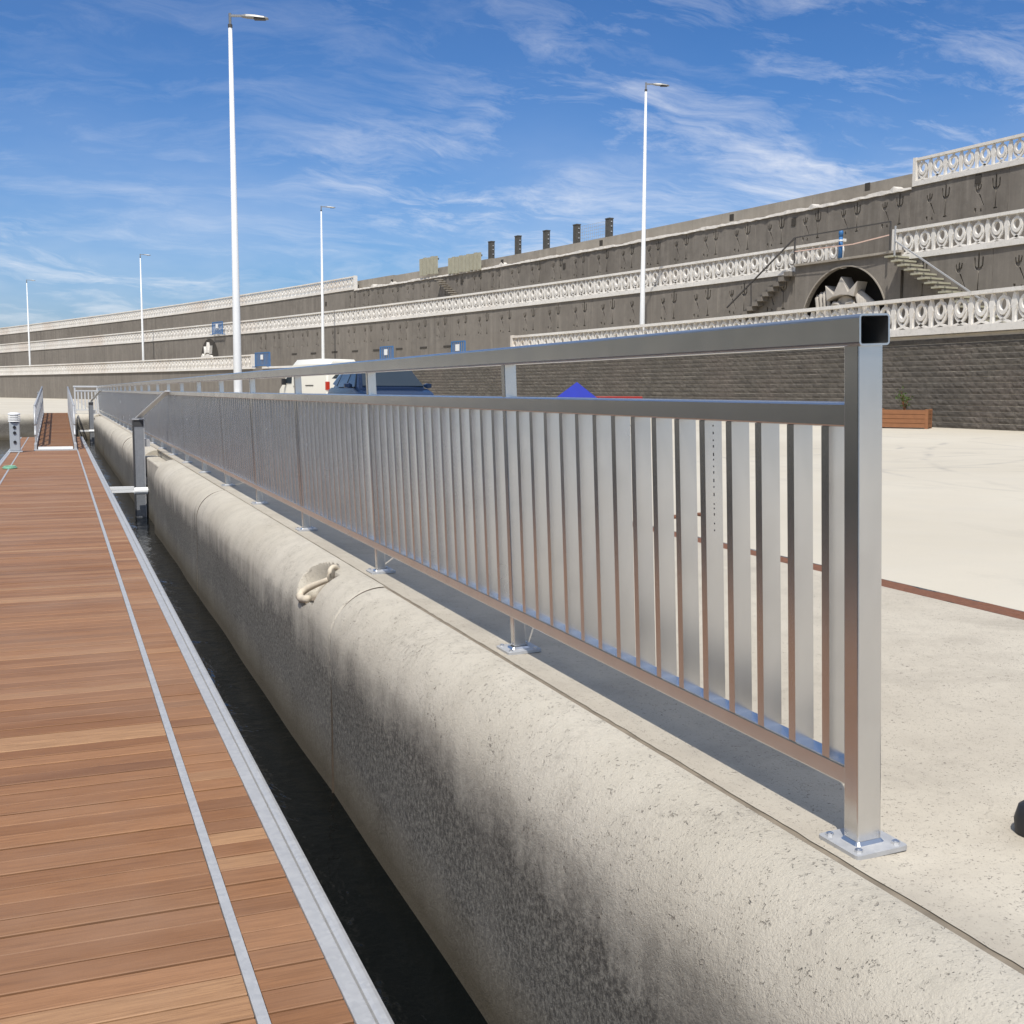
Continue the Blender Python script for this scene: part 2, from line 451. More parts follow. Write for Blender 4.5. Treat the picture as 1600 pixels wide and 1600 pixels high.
# ------------------------------------------------------------------ mesh tools
class MB:
    def __init__(self):
        self.v, self.f = [], []

    def add(self, vs, fs):
        o = len(self.v)
        self.v += [tuple(v) for v in vs]
        self.f += [tuple(i+o for i in f) for f in fs]
        return self

    def box(self, x0, x1, y0, y1, z0, z1, M=None):
        vs = [Vector(v) for v in ((x0, y0, z0), (x1, y0, z0), (x1, y1, z0), (x0, y1, z0), (x0, y0, z1), (x1, y0, z1), (x1, y1, z1), (x0, y1, z1))]
        if M:
            vs = [M @ v for v in vs]
        return self.add(vs, [(0, 3, 2, 1), (4, 5, 6, 7), (0, 1, 5, 4), (1, 2, 6, 5), (2, 3, 7, 6), (3, 0, 4, 7)])

    def tube(self, pts, r, n=8, cap=True, closed=False):
        pts = [Vector(p) for p in pts]
        N = len(pts)
        rr = r if isinstance(r, (list, tuple)) else [r]*N
        vs, fs = [], []
        for i, p in enumerate(pts):
            if closed:
                t = (pts[(i+1) % N]-pts[i-1])
            else:
                t = pts[min(i+1, N-1)]-pts[max(i-1, 0)]
            t.normalize()
            a = t.cross(Vector((0, 0, 1)))
            if a.length < .05:
                a = t.cross(Vector((0, 1, 0)))
            a.normalize()
            bb = t.cross(a)
            for j in range(n):
                an = 2*math.pi*(j+.5)/n
                vs.append(p+(a*math.cos(an)+bb*math.sin(an))*rr[i])
        for i in range(N if closed else N-1):
            for j in range(n):
                i2 = (i+1) % N
                fs.append((i*n+j, i*n+(j+1) % n, i2*n+(j+1) % n, i2*n+j))
        if cap and not closed:
            fs.append(tuple(range(n-1, -1, -1)))
            fs.append(tuple((N-1)*n+j for j in range(n)))
        return self.add(vs, fs)

    def bar(self, a, b_, w, h=None):
        """square bar between two points"""
        a, b_ = Vector(a), Vector(b_)
        t = (b_-a).normalized()
        s = t.cross(Vector((0, 0, 1)))
        if s.length < .05:
            s = Vector((1, 0, 0))
        s.normalize()
        u = s.cross(t)
        h = h or w
        vs = []
        for p in (a, b_):
            for i, j in ((-1, -1), (1, -1), (1, 1), (-1, 1)):
                vs.append(p+s*w/2*i+u*h/2*j)
        return self.add(vs, [(0, 1, 2, 3), (7, 6, 5, 4), (0, 4, 5, 1), (1, 5, 6, 2), (2, 6, 7, 3), (3, 7, 4, 0)])

    def prism(self, poly, fn, d0, d1):
        """poly in 2-D; fn(u, v, d) -> point"""
        n = len(poly)
        vs = [fn(u, v, d0) for u, v in poly]+[fn(u, v, d1) for u, v in poly]
        fs = [tuple(range(n)), tuple(range(2*n-1, n-1, -1))]
        fs += [(i, i+n, (i+1) % n+n, (i+1) % n) for i in range(n)]
        return self.add(vs, fs)

    def ring_loft(self, rings, cap=True):
        n = len(rings[0])
        vs = [p for r_ in rings for p in r_]
        fs = []
        for i in range(len(rings)-1):
            for j in range(n):
                fs.append((i*n+j, i*n+(j+1) % n, (i+1)*n+(j+1) % n, (i+1)*n+j))
        if cap:
            fs.append(tuple(range(n-1, -1, -1)))
            fs.append(tuple((len(rings)-1)*n+j for j in range(n)))
        return self.add(vs, fs)

    def mesh(self, name, smooth=False, fix=True):
        me = bpy.data.meshes.new(name)
        me.from_pydata(self.v, [], self.f)
        if fix:
            bm = bmesh.new()
            bm.from_mesh(me)
            bmesh.ops.recalc_face_normals(bm, faces=bm.faces)
            bm.to_mesh(me)
            bm.free()
        if smooth:
            me.polygons.foreach_set('use_smooth', [True]*len(me.polygons))
        return me

    def build(self, name, mat, parent=None, smooth=False, bevel=0., fix=True):
        return obj(name, self.mesh(name, smooth, fix), mat, parent, bevel)


def obj(name, me, mat, parent=None, bevel=0., loc=None):
    o = bpy.data.objects.new(name, me)
    COL.objects.link(o)
    if mat and not me.materials:
        me.materials.append(MAT[mat])
    if parent:
        o.parent = parent
    if loc is not None:
        o.location = loc
    if bevel:
        bv = o.modifiers.new('bevel', 'BEVEL')
        bv.width = bevel
        bv.segments = 2
        bv.limit_method = 'ANGLE'
    return o


def tag(o, label=None, cat=None, group=None, kind=None):
    for k_, v_ in (('label', label), ('category', cat), ('group', group), ('kind', kind)):
        if v_:
            o[k_] = v_
    return o


def thing(name, label, cat, loc=(0, 0, 0), group=None, rz=0.):
    o = bpy.data.objects.new(name, None)
    COL.objects.link(o)
    o.location = loc
    o.rotation_euler.z = rz
    o.empty_display_size = .1
    return tag(o, label, cat, group)


def shaded_smooth(me, ang=40):
    bm = bmesh.new()
    bm.from_mesh(me)
    for e in bm.edges:
        if len(e.link_faces) == 2:
            e.smooth = e.calc_face_angle(0) < R(ang)
    bm.to_mesh(me)
    bm.free()
    me.polygons.foreach_set('use_smooth', [True]*len(me.polygons))


# ------------------------------------------------------------------ setting: water, pavement
QX = 1.445          # where the rounded quay edge meets the paving
CQ = 47.75          # the cross quay that closes the basin
RAIL_X = 3.80
WL = -1.0           # water level
DZ = -.55           # deck level

mb = MB()
mb.add([(-1500, -600, WL), (1.44, -600, WL), (1.44, CQ-.02, WL), (-1500, CQ-.02, WL)], [(0, 1, 2, 3)])
tag(mb.build('sea', 'sea_water'), kind='structure')
# the steep coast that closes the bay to the left of and behind the camera (mirrored in the metal)
simple('hillside', (.055, .056, .040), .95, 0, .5, .012)
mb = MB()
rnd = random.Random(2)
prof_h = [(-10, 0.), (-14, 70), (-19, 170), (-26, 300), (-32, 360), (-40, 410), (-50, 430), (-65, 460), (-80, 430), (-95, 470), (-110, 420), (-125, 360), (-140, 300), (-155, 220), (-170, 120), (-180, 0)]
na, nr = 120, 8
vs, fs = [], []
for i in range(na+1):
    az = -10-170*i/na
    for (a0, h0), (a1, h1) in zip(prof_h, prof_h[1:]):
        if a1 <= az <= a0:
            h = h0+(h1-h0)*(az-a0)/(a1-a0)
    for j in range(nr+1):
        t = j/nr
        d = 650+750*t+rnd.uniform(-35, 35)*(0 < j < nr)
        zz = h*(t**.8)+rnd.uniform(-18, 18)*(j > 0)*min(1, h/100)
        vs.append((d*math.sin(R(az)), d*math.cos(R(az)), WL-2+max(0, zz)))
for i in range(na):
    for j in range(nr):
        a = i*(nr+1)+j
        fs.append((a, a+1, a+nr+2, a+nr+1))
mb.add(vs, fs)
tag(mb.build('hills', 'hillside', smooth=True), kind='structure')
# near strip of rough quay concrete, and the lighter yard beyond the rusty rail slot
mb = MB()
ey = [-40, -5]+[-1+.05*i for i in range(260)]+[12.+i for i in range(1, 40)]+[320]
rj = random.Random(8)
ev = []
for y_ in ey:
    ev += [(QX+.0028+(rj.uniform(-.0022, .0022) if -1 <= y_ < 12 else 0), y_, 0), (QX+.06, y_, 0)]
mb.add(ev, [(2*i, 2*i+1, 2*i+3, 2*i+2) for i in range(len(ey)-1)])
mb.add([(QX+.06, -40, 0), (RAIL_X-.075, -40, 0), (RAIL_X-.075, 320, 0), (QX+.06, 320, 0)], [(0, 1, 2, 3)])
tag(mb.build('quay_paving', 'quay_concrete'), kind='structure')
mb = MB()
mb.add([(RAIL_X+.075, -40, 0), (400, -40, 0), (400, 320, 0), (RAIL_X+.075, 320, 0)], [(0, 1, 2, 3)])
mb.add([(-400, CQ+.30, 0), (QX+.012, CQ+.30, 0), (QX+.012, 320, 0), (-400, 320, 0)], [(0, 1, 2, 3)])
tag(mb.build('harbour_yard', 'pavement_concrete'), kind='structure')
mb = MB()
mb.add([(RAIL_X-.08, -40, -.012), (RAIL_X+.08, -40, -.012), (RAIL_X+.08, 120, -.012), (RAIL_X-.08, 120, -.012)], [(0, 1, 2, 3)])
tag(mb.build('rail_slot_floor', 'rust'), kind='structure')
# sealant joint beside the rounded edge
mb = MB()
mb.add([(QX-.012, -40, -.0025), (QX+.03, -40, -.0025), (QX+.03, CQ+.3, -.0025), (QX-.012, CQ+.3, -.0025)], [(0, 1, 2, 3)])
tag(mb.build('edge_joint', 'joint_dark'), kind='structure')
# rusty rail lying in the slot
rr = thing('crane_rail', 'rusty brown crane rail set flush in the quay paving', 'rail', (RAIL_X, 0, 0))
mb = MB()
random.seed(3)
N = 260
vs, fs = [], []
for i in range(N+1):
    yy = -2+i*.09 if i < 230 else -2+230*.09+(i-230)*3
    for xx in (-.070+random.uniform(-.008, .008), -.035, .0, .035, .070+random.uniform(-.008, .008)):
        vs.append((xx, yy, -.004+random.uniform(-.004, .006)))
for i in range(N):
    for j in range(4):
        fs.append((i*5+j, i*5+j+1, i*5+j+6, i*5+j+5))
mb.add(vs, fs).build('rail_head', 'rust', rr)


# ------------------------------------------------------------------ quay wall with rounded edge
RB = .262   # radius of the rounded edge


def bull_profile(nq=14):
    pr = [(QX-.001, -.012), (QX-.004, -.001)]
    cx, cz = QX-.012, -RB
    for i in range(nq+1):
        a = math.pi/2*(i/nq)
        pr.append((cx-RB*math.sin(a), cz+RB*math.cos(a)))
    for z in (-.34, -.44, -.56, -.70, -.85, -1.0, -1.3, -1.7):
        pr.append((cx-RB-.004*(z+.26)*-1, z))
    return pr


def bull_segment(y0, y1, parent, step=.12, pocket=None, name='edge_segment', axis='y', x_off=0., seed=0):
    rnd = random.Random(seed)
    pr = bull_profile(34 if pocket else 14)
    ys = [y0, y0+.006, y0+.016]
    y = y0+.016
    while y < y1-.03:
        s = step
        if pocket and abs(y-pocket[0]) < .22:
            s = .0075
        y += s
        if y < y1-.03:
            ys.append(y)
    ys += [y1-.016, y1-.006, y1]
    dx, dz = 0., rnd.uniform(-.003, .001)
    vs, fs = [], []
    n = len(pr)
    for yy in ys:
        e = 0.
        if yy in (ys[0], ys[-1]):
            e = .007
        elif yy in (ys[1], ys[-2]):
            e = .002
        for i, (px, pz) in enumerate(pr):
            if i < 2:
                nx, nz = 0, 1
            elif pz > -RB:
                nx, nz = (px-(QX-.012))/RB, (pz+RB)/RB
            else:
                nx, nz = -1, 0
            d = -e
            a = math.atan2(-nx, max(nz, 1e-5)) if pz > -RB else math.pi/2+(-RB-pz)/RB
            d += .006*math.sin(yy*1.3+seed)*math.sin(a*1.2)+.003*math.sin(yy*3.1+a*2+seed)*math.sin(a)
            if pocket:
                u = (yy-pocket[0]-(.75-a)*.03)/pocket[2]
                v = (a-pocket[1])/pocket[3]
                rad = math.sqrt(u*u*.9+v*v)
                if rad < 1:
                    t = min(1, (1-rad)/.07)
                    t = t*t*(3-2*t)
                    if u > 0:
                        t *= 1-.35*u
                    d -= pocket[4]*t
            if i < 2:
                d = -e*.3
            vs.append((px+dx+nx*d, yy, pz+dz+nz*d))
    for i in range(len(ys)-1):
        for j in range(n-1):
            fs.append((i*n+j, i*n+j+1, (i+1)*n+j+1, (i+1)*n+j))
    m_ = MB().add(vs, fs)
    # flat ends
    for i in (0, len(ys)-1):
        o = i*n
        ring = [vs[o+j] for j in range(n)]+[(QX+.0, ys[i], -1.7)]
        m_.add(ring, [tuple(range(len(ring)))])
    if axis == 'x':
        m_.v = [(x, CQ+.3-(QX+.0)+xx, z) for (xx, x, z) in m_.v]
    me = m_.mesh(name)
    shaded_smooth(me, 32)
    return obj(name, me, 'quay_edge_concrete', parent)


qw = thing('quay_wall', 'rounded cream concrete quay edge with dark weathered face beside the deck', 'quay wall', (0, 0, 0))
POCKET = (6.03, .77, .21, .60, .155)
segs = [(-8, -.05), (0, 5.245), (5.25, 10.9), (10.92, 16.05), (18.75, 24.2), (24.22, 29.6), (29.62, 35), (35.02, 40.4), (40.42, 43.6), (46.3, CQ+.02)]
for i, (a, b_) in enumerate(segs):
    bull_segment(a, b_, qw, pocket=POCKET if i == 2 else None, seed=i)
for ys_ in (5.2475, 10.91, 24.21, 29.61, 35.01, 40.41):
    pr_ = bull_profile(20)[1:]
    rs_ = [[(px, ys_-.0045, pz-.0015), (px, ys_+.0045, pz-.0015), (px+.05, ys_+.0045, pz-.05), (px+.05, ys_-.0045, pz-.05)] for px, pz in pr_]
    MB().ring_loft(rs_).build('joint_filler', 'seam_dark', qw)
# square-topped blocks carrying the pile guides
for (a, b_) in ((16.07, 18.73), (43.62, 46.28)):
    MB().box(QX-.215, QX-.002, a, b_, -1.7, -.085).build('guide_block', 'quay_edge_concrete', qw, bevel=.02)
MB().box(QX+.0045, QX+.3, -40, CQ+.3, -1.7, -.007).build('rear_face', 'quay_edge_concrete', qw)
# mooring ring in the pocket
def surf(a, y, depth):
    r_ = RB-depth
    if a > math.pi/2:
        return (QX-.012-r_, y, -RB-(a-math.pi/2)*RB)
    return (QX-.012-r_*math.sin(a), y, -RB+r_*math.cos(a))


hook = MB()
hook.tube([surf(.50, 5.905, .030), surf(.62, 5.945, .034), surf(.80, 6.0, .030), surf(.98, 6.045, .018), surf(1.12, 6.065, .004), surf(1.22, 6.045, -.006), surf(1.24, 6.0, -.004), surf(1.20, 5.945, .004), surf(1.15, 5.91, .012)],
          [.014, .015, .017, .019, .021, .022, .022, .021, .018], 10)
tag(hook.build('mooring_hook', 'hook_paint', qw, True), 'pale bent mooring hook in a hollow of the rounded edge')
ring2 = MB()
rp = Vector(surf(.40, 5.885, .012))
ring2.tube([rp+Vector((.032*math.cos(2*math.pi*i/16), .026*math.cos(2*math.pi*i/16), .040*math.sin(2*math.pi*i/16))) for i in range(16)], .013, 8, closed=True)
tag(ring2.build('mooring_ring', 'hook_paint', qw, True), 'pale mooring ring at the top of the hollow')

cqw = thing('cross_quay_wall', 'far rounded quay edge crossing behind the gangway at the basin end', 'quay wall', (0, 0, 0))
xs = [-40, -34, -28, -22, -16, -10.5, -5.2, -2.6, QX-RB+.06]
for i in range(len(xs)-1):
    bull_segment(xs[i], xs[i+1]-.02, cqw, axis='x', step=.3, seed=40+i)

# ------------------------------------------------------------------ railing
LEAN = .0433
RX, RY0, SP = 1.5366, 1.843, 1.9152
NPOST = 25
YEND = RY0+SP*(NPOST-1)
rail = thing('railing', 'long mill-finish aluminium railing with flat upright bars along the quay edge', 'railing', (RX, 0, 0))
rail.rotation_euler.y = -LEAN


def rrect(w, h, r, n=4):
    out = []
    for cx, cz, a0 in ((w/2-r, h/2-r, 0), (-w/2+r, h/2-r, 90), (-w/2+r, -h/2+r, 180), (w/2-r, -h/2+r, 270)):
        for i in range(n+1):
            a = R(a0+90*i/n)
            out.append((cx+r*math.cos(a), cz+r*math.sin(a)))
    return out


def hollow_tube_y(y0, y1, zc, w, h, r=.008, t=.004, xc=0.):
    m_ = MB()
    o = rrect(w, h, r)
    i_ = rrect(w-2*t, h-2*t, max(r-t, .003))
    n = len(o)
    vs = []
    for prof, y in ((o, y0), (i_, y0), (i_, y0+.6), (o, y1)):
        vs += [(xc+x, y, zc+z) for x, z in prof]
    fs = []
    for j in range(n):
        k2 = (j+1) % n
        fs += [(j, k2, n+k2, n+j), (n+j, n+k2, 2*n+k2, 2*n+j), (j, 3*n+j, 3*n+k2, k2)]
    fs.append(tuple(range(2*n, 3*n)))
    fs.append(tuple(range(3*n, 4*n)))
    m_.add(vs, fs)
    return m_.mesh('top_rail')


cuts = [RY0-.034]+[RY0+SP*i-.3 for i in (3, 6, 9, 12, 15, 18, 21)]+[YEND+.036]
for i in range(len(cuts)-1):
    obj('top_rail', hollow_tube_y(cuts[i], cuts[i+1]-.002, 1.069, .074, .062), 'aluminium', rail)


def rod_y(name, y0, y1, zc, w, h, r=.004):
    m_ = MB()
    pr = rrect(w, h, r, 2)
    m_.ring_loft([[(x, y0, zc+z) for x, z in pr], [(x, y1, zc+z) for x, z in pr]])
    return obj(name, m_.mesh(name), 'aluminium', rail)


for i in range(NPOST-1):
    a, b_ = RY0+SP*i+(.0225 if i == 0 else .001), RY0+SP*(i+1)-.0
    rod_y('middle_rail', a, b_, .9015, .05, .049)
    rod_y('bottom_rail', a, b_, .146, .05, .042)


def post_mesh(wx=.06, wy=.045):
    m_ = MB()
    pr = rrect(wx, wy, .003, 2)
    m_.ring_loft([[(x, y, .012) for x, y in pr], [(x, y, 1.040) for x, y in pr]])
    return m_.mesh('post')


def plate_mesh():
    m_ = MB()
    pr = rrect(.13, .13, .008, 2)
    m_.ring_loft([[(x, y, 0.001) for x, y in pr], [(x, y, .011) for x, y in pr]])
    me = m_.mesh('base_plate')
    me.materials.append(MAT['galvanised_steel'])
    return me


def bolt_mesh():
    m_ = MB()
    m_.tube([(0, 0, .0105), (0, 0, .0165)], .0085, 6)
    m_.tube([(0, 0, .0165), (0, 0, .0185)], .005, 8)
    return m_.mesh('bolt')


def weld_mesh():
    m_ = MB()
    pr = rrect(.073, .058, .008, 2)
    p2 = rrect(.061, .046, .005, 2)
    m_.ring_loft([[(x, y, .0108) for x, y in pr], [(x, y, .018) for x, y in p2]], cap=False)
    return m_.mesh('weld')


pm, plm, bm_, wm = post_mesh(), plate_mesh(), bolt_mesh(), weld_mesh()
pm2 = post_mesh(.046, .034)
for i in range(NPOST):
    y = RY0+SP*i
    po = obj('post', pm if i in (0, NPOST-1) else pm2, 'aluminium', rail, loc=(0, y, 0))
    pl = obj('base_plate', plm, None, rail, loc=(0, y, 0))
    obj('weld', wm, 'bright_bolt', pl)
    if i < 6:
        for sx in (-1, 1):
            for sy in (-1, 1):
                obj('bolt', bm_, 'bright_bolt', pl, loc=(sx*.047, sy*.047, 0))
# upright bars
m_ = MB()
m_.box(-.0245, .0245, -.0125, .0125, .167, .877)
bal = m_.mesh('upright_bar')
cnt = 0
rest = MB()
random.seed(11)
y = RY0+.0225+.067
BP = .1212
while y < YEND-.05:
    ip = round((y-RY0)/SP)
    if abs(y-(RY0+SP*ip)) < .04:
        y += BP
        continue
    if cnt < 300:
        o = obj('upright_bar', bal, 'aluminium', rail, loc=(random.uniform(-.0008, .0008), y, 0))
        o.rotation_euler.z = random.uniform(-.012, .012)
        cnt += 1
    else:
        rest.box(-.0245, .0245, y-.0125, y+.0125, .167, .877)
    y += BP
marks = MB()
rm = random.Random(4)
zz = .60
yb = RY0+.0895+4*BP-.0125
while zz < .865:
    hh = rm.choice((.004, .006, .008))
    marks.box(-.0012, .0012, yb-.0007, yb-.0002, zz, zz+hh)
    zz += hh+rm.choice((.007, .010, .013, .018))
marks.build('printed_marks', 'black_plastic', rail)
tag(rest.build('far_upright_bars', 'aluminium', rail), kind='stuff')

# return railing along the cross quay, up to the gangway
rr2 = thing('return_railing', 'short aluminium railing turning the far corner beside the gangway head', 'railing', (0, YEND+.25, 0))
X0, X1 = .62, RX-.06
MB().box(X0-.06, X1, -.037, .037, 1.038, 1.1).build('top_rail', 'light_zinc', rr2, bevel=.005)
MB().box(X0, X1, -.025, .025, .877, .926).build('middle_rail', 'light_zinc', rr2)
MB().box(X0, X1, -.025, .025, .125, .167).build('bottom_rail', 'light_zinc', rr2)
for x in (X0, X1-.02):
    o = obj('post', post_mesh(), 'light_zinc', rr2, loc=(x, 0, 0))
    obj('base_plate', plm, None, rr2, loc=(x, 0, 0))
mb_ = MB().box(-.0245, .0245, -.0125, .0125, .167, .877).mesh('upright_bar')
for i in range(6):
    obj('upright_bar', mb_, 'light_zinc', rr2, loc=(X0+.04+(i+.6)*.128, 0, 0))

# ------------------------------------------------------------------ floating deck
deck = thing('floating_deck', 'floating hardwood deck with galvanised edge strips beside the quay', 'floating dock', (0, 0, 0))
DY0, DY1 = .7, 38.7
rows = int((DY1-DY0)/PITCH_P)
random.seed(5)
i0 = int(DY0/PITCH_P)+1


def plank_mesh(w):
    m_ = MB()
    y0, y1, t, e = .0042, PITCH_P-.0042, .026, .0025
    prof = [(y0, -t), (y1, -t), (y1, -e), (y1-e, 0), (y0+e, 0), (y0, -e)]
    m_.ring_loft([[(0, a, z) for a, z in prof], [(w, a, z) for a, z in prof]])
    return m_.mesh('plank')


XA, XB, XC, XD, XE, XF = -1.10, -.925, -.897, .386, .416, .603
pl_main, pl_edge, pl_left = plank_mesh(XD-XC-.004), plank_mesh(XF-XE-.004), plank_mesh(XB-XA-.004)
far = MB()
for r_ in range(rows):
    yy = (i0+r_)*PITCH_P
    for me, xx, w in ((pl_main, XC+.002, XD-XC-.004), (pl_edge, XE+.002, XF-XE-.004), (pl_left, XA+.002, XB-XA-.004)):
        z = DZ+random.uniform(-.0018, .0018)
        if r_ < 150 and me is not pl_left:
            obj('plank' if me is pl_main else 'edge_plank', me, 'hardwood_decking', deck, loc=(xx, yy, z))
        else:
            o = len(far.v)
            far.add([(v.co.x+xx, v.co.y+yy, v.co.z+z) for v in me.vertices], [tuple(p.vertices) for p in me.polygons])
tag(far.build('far_planks', 'hardwood_decking', deck, fix=False), kind='stuff')
for a, b_ in ((XB, XC), (XD, XE)):
    MB().box(a+.0005, b_-.0005, DY0, DY1, DZ-.02, DZ+.0035).build('cover_strip', 'galvanised_steel', deck)
for s, a in ((1, XF), (-1, XA)):
    MB().box(min(a, a+s*.044), max(a, a+s*.044), DY0, DY1, DZ-.16, DZ+.006).build('edge_beam', 'galvanised_steel', deck, bevel=.003)
    MB().box(min(a+s*.0475, a+s*.089), max(a+s*.0475, a+s*.089), DY0, DY1, DZ-.11, DZ+.004).build('fender_rail', 'galvanised_steel', deck, bevel=.014)
MB().box(XA+.0, XF-.0, DY0, DY1, DZ-.20, DZ-.05).build('under_frame', 'dark_float', deck)
for i in range(10):
    y0 = DY0+.4+i*3.8
    MB().box(XA+.05, XF-.05, y0, y0+2.6, WL-.15, DZ-.2).build('float', 'dark_float', deck)

# service pedestal
ped = thing('service_pedestal', 'grey service pedestal with white louvred cap on the deck edge', 'pedestal', (-.99, 29.4, DZ))
MB().box(-.16, .16, -.12, .12, 0.004, .035).build('foot', 'grey_paint', ped, bevel=.008)
MB().box(-.115, .115, -.085, .085, .035, .72).build('body', 'grey_paint', ped, bevel=.02)
for z in (.735, .785, .835, .885):
    m_ = MB(); m_.tube([(0, 0, z), (0, 0, z+.026)], [.142, .132], 16); m_.build('louvre', 'white_cap', ped)
m_ = MB(); m_.tube([(0, 0, .72), (0, 0, .90)], .09, 12); m_.build('lamp_core', 'dark_float', ped)
m_ = MB(); m_.tube([(0, 0, .911), (0, 0, .935), (0, 0, .948)], [.142, .13, .07], 16); m_.build('cap', 'white_cap', ped)
for z in (.60, .47, .25):
    m_ = MB(); m_.tube([(0, -.08, z), (0, -.105, z)], .036, 12); m_.build('socket', 'black_plastic', ped)

# green hose ring lying on the deck
hose = MB()
for q in range(2):
    pts = [(-.90+(.12-.02*q)*math.cos(2*math.pi*i/24), 23.4+(.22-.03*q)*math.sin(2*math.pi*i/24), DZ+.016+.02*q) for i in range(24)]
    hose.tube(pts, .014, 6, closed=True)
tag(hose.build('hose', 'green_hose'), 'coiled light green hose lying on the left of the deck', 'hose')
# cleats on the left edge of the deck (their shadows reach into the picture)
for yy in (19.3, 13.6):
    c_ = thing('mooring_cleat', 'dark steel mooring cleat on the left deck edge, '+('farther one' if yy > 15 else 'nearer one'), 'cleat', (-1.04, yy, DZ+.004), 'mooring cleats on the deck')
    MB().box(-.05, .05, -.09, .09, 0, .012).build('base', 'galvanised_steel', c_)
    for s in (-.05, .05):
        MB().tube([(0, s, .01), (0, s, .075)], .02, 8).build('stem', 'galvanised_steel', c_)
    MB().tube([(0, -.19, .105), (0, -.1, .088), (0, .1, .088), (0, .19, .105)], [.011, .02, .02, .011], 8).build('horn', 'galvanised_steel', c_, True)


# ------------------------------------------------------------------ pile guides
def pile_guide(y, ztop, label, brace_to):
    g = thing('pile_guide', label, 'pile', (1.125, y, WL))
    h = ztop-WL
    m_ = MB()   # H section
    m_.box(-.07, .07, -.09, -.078, -.8, h)
    m_.box(-.07, .07, .078, .09, -.8, h)
    m_.box(-.008, .008, -.078, .078, -.8, h)
    m_.build('column', 'pile_steel', g)
    MB().box(-.084, -.0702, -.10, .10, -.8, h-.01).build('wear_plate', 'dark_float', g)
    MB().box(.0702, .08, -.10, .10, -.8, h-.01).build('side_plate', 'galvanised_steel', g)
    MB().box(-.07, .07, -.095, -.0905, h-.10, h-.004).build('top_plate', 'dark_float', g)
    MB().box(-.09, .09, -.11, .10, h, h+.016).build('cap', 'galvanised_steel', g)
    b0 = Vector((0, -.02, h+.03))
    b1 = Vector(brace_to)-Vector(g.location)
    MB().bar(b0, b1, .085, .014).build('brace', 'light_zinc', g)
    for z in (h-.35, .55):
        MB().box(.0805, .16, -.05, .05, z-.06, z+.06).build('wall_bracket', 'galvanised_steel', g)
    # collar arm from the deck
    a = thing('roller_arm', 'white roller arm holding the deck to the %s pile guide' % ('nearer' if y < 30 else 'farther'), 'bracket', (.692, y-.30, DZ-.03))
    MB().bar((0, 0, 0), (.40, .02, 0), .035, .035).build('arm', 'white_cap', a)
    MB().bar((0, .62, 0), (.40, .60, 0), .05, .05).build('arm', 'white_cap', a)
    m2 = MB(); m2.tube([(.33, .02, 0), (.53, .02, 0)], .055, 14); m2.build('roller', 'white_cap', a, False, .008)
    m2 = MB(); m2.tube([(.53, .02, 0), (.545, .02, 0)], .03, 10); m2.build('hub', 'galvanised_steel', a)
    return g


pile_guide(18.2, .49, 'grey steel pile guide with diagonal brace, nearer one against the quay', (RX-.04-.03, 16.95, .93))
pile_guide(44.9, .48, 'grey steel pile guide far along the quay near the gangway', (RX-.05-.03, 44.0, .93))

# ------------------------------------------------------------------ gangway
GY0, GY1, GZ0, GZ1 = 30.2, 47.55, DZ+.06, .05
gw = thing('gangway', 'sloping hardwood gangway with grey metal side rails up to the cross quay', 'gangway', (0, GY0, GZ0))
GL = GY1-GY0
sl = (GZ1-GZ0)/GL
nb = int(GL/.12)
gm = MB()
prof = MB().box(-.52, .32, 0, .112, -.03, 0).mesh('gangway_plank')
for i in range(nb):
    o = obj('plank', prof, 'hardwood_decking', gw, loc=(0, i*.12+.05, sl*(i*.12)))
for x in (-.56, .36):
    MB().bar((x, 0, 0), (x, GL, sl*GL), .06, .16).build('side_beam', 'galvanised_steel', gw)
    for dz in (.55, 1.02):
        MB().tube([(x, .25, dz*.55), (x, .7, dz), (x, GL-.3, sl*GL+dz*.98)], .027, 8).build('handrail', 'galvanised_steel', gw, True)
    for i in range(10):
        yy = .7+i*(GL-1.0)/9
        MB().tube([(x, yy, sl*yy-.05), (x, yy, sl*yy+1.02)], .025, 8).build('post', 'galvanised_steel', gw)
    for i in range(9):
        ya, yb = .7+i*(GL-1)/9, .7+(i+1)*(GL-1)/9
        MB().bar((x, ya, sl*ya+.05), (x, yb, sl*yb+1.0), .03, .03).build('diagonal', 'galvanised_steel', gw)
MB().box(-.60, .40, -.28, .06, -.085, -.035).build('toe_plate', 'galvanised_steel', gw)
MB().box(-.50, .30, -.02, .02, -.034, .028).build('hinge_bar', 'white_cap', gw)
for x in (-.45, -.1, .25):
    m_ = MB(); m_.tube([(x-.06, .1, -.04), (x+.06, .1, -.04)], .035, 10); m_.build('wheel', 'rubber', gw)

# things fixed to the head of the gangway
gt = thing('notice_board', 'narrow grey notice board hung on the left gangway rail', 'board', (-.60, 40.5, .62))
MB().box(-.02, .02, -.5, .5, -.30, .22).build('panel', 'grey_paint', gt)
MB().box(-.024, .024, -.52, .52, .2205, .25).build('frame', 'galvanised_steel', gt)

# ------------------------------------------------------------------ sea wall: three terraces along a curve
POL = {3: (21.201, 11.785, -27.684, 4.503), 2: (28.361, 5.188, -26.863, 6.04), 1: (33.028, 2.761, -18.887, 3.091)}


def CX(k_, y):
    u = y/100
    c = POL[k_]
    return c[0]+c[1]*u+c[2]*u*u+c[3]*u**3


def frame(k_, y):
    """origin, tangent (towards +Y), outward normal (towards the harbour)"""
    o = Vector((CX(k_, y), y, 0))
    t = Vector((CX(k_, y+.05)-CX(k_, y-.05), .1, 0)).normalized()
    n = Vector((-t.y, t.x, 0))
    return o, t, n


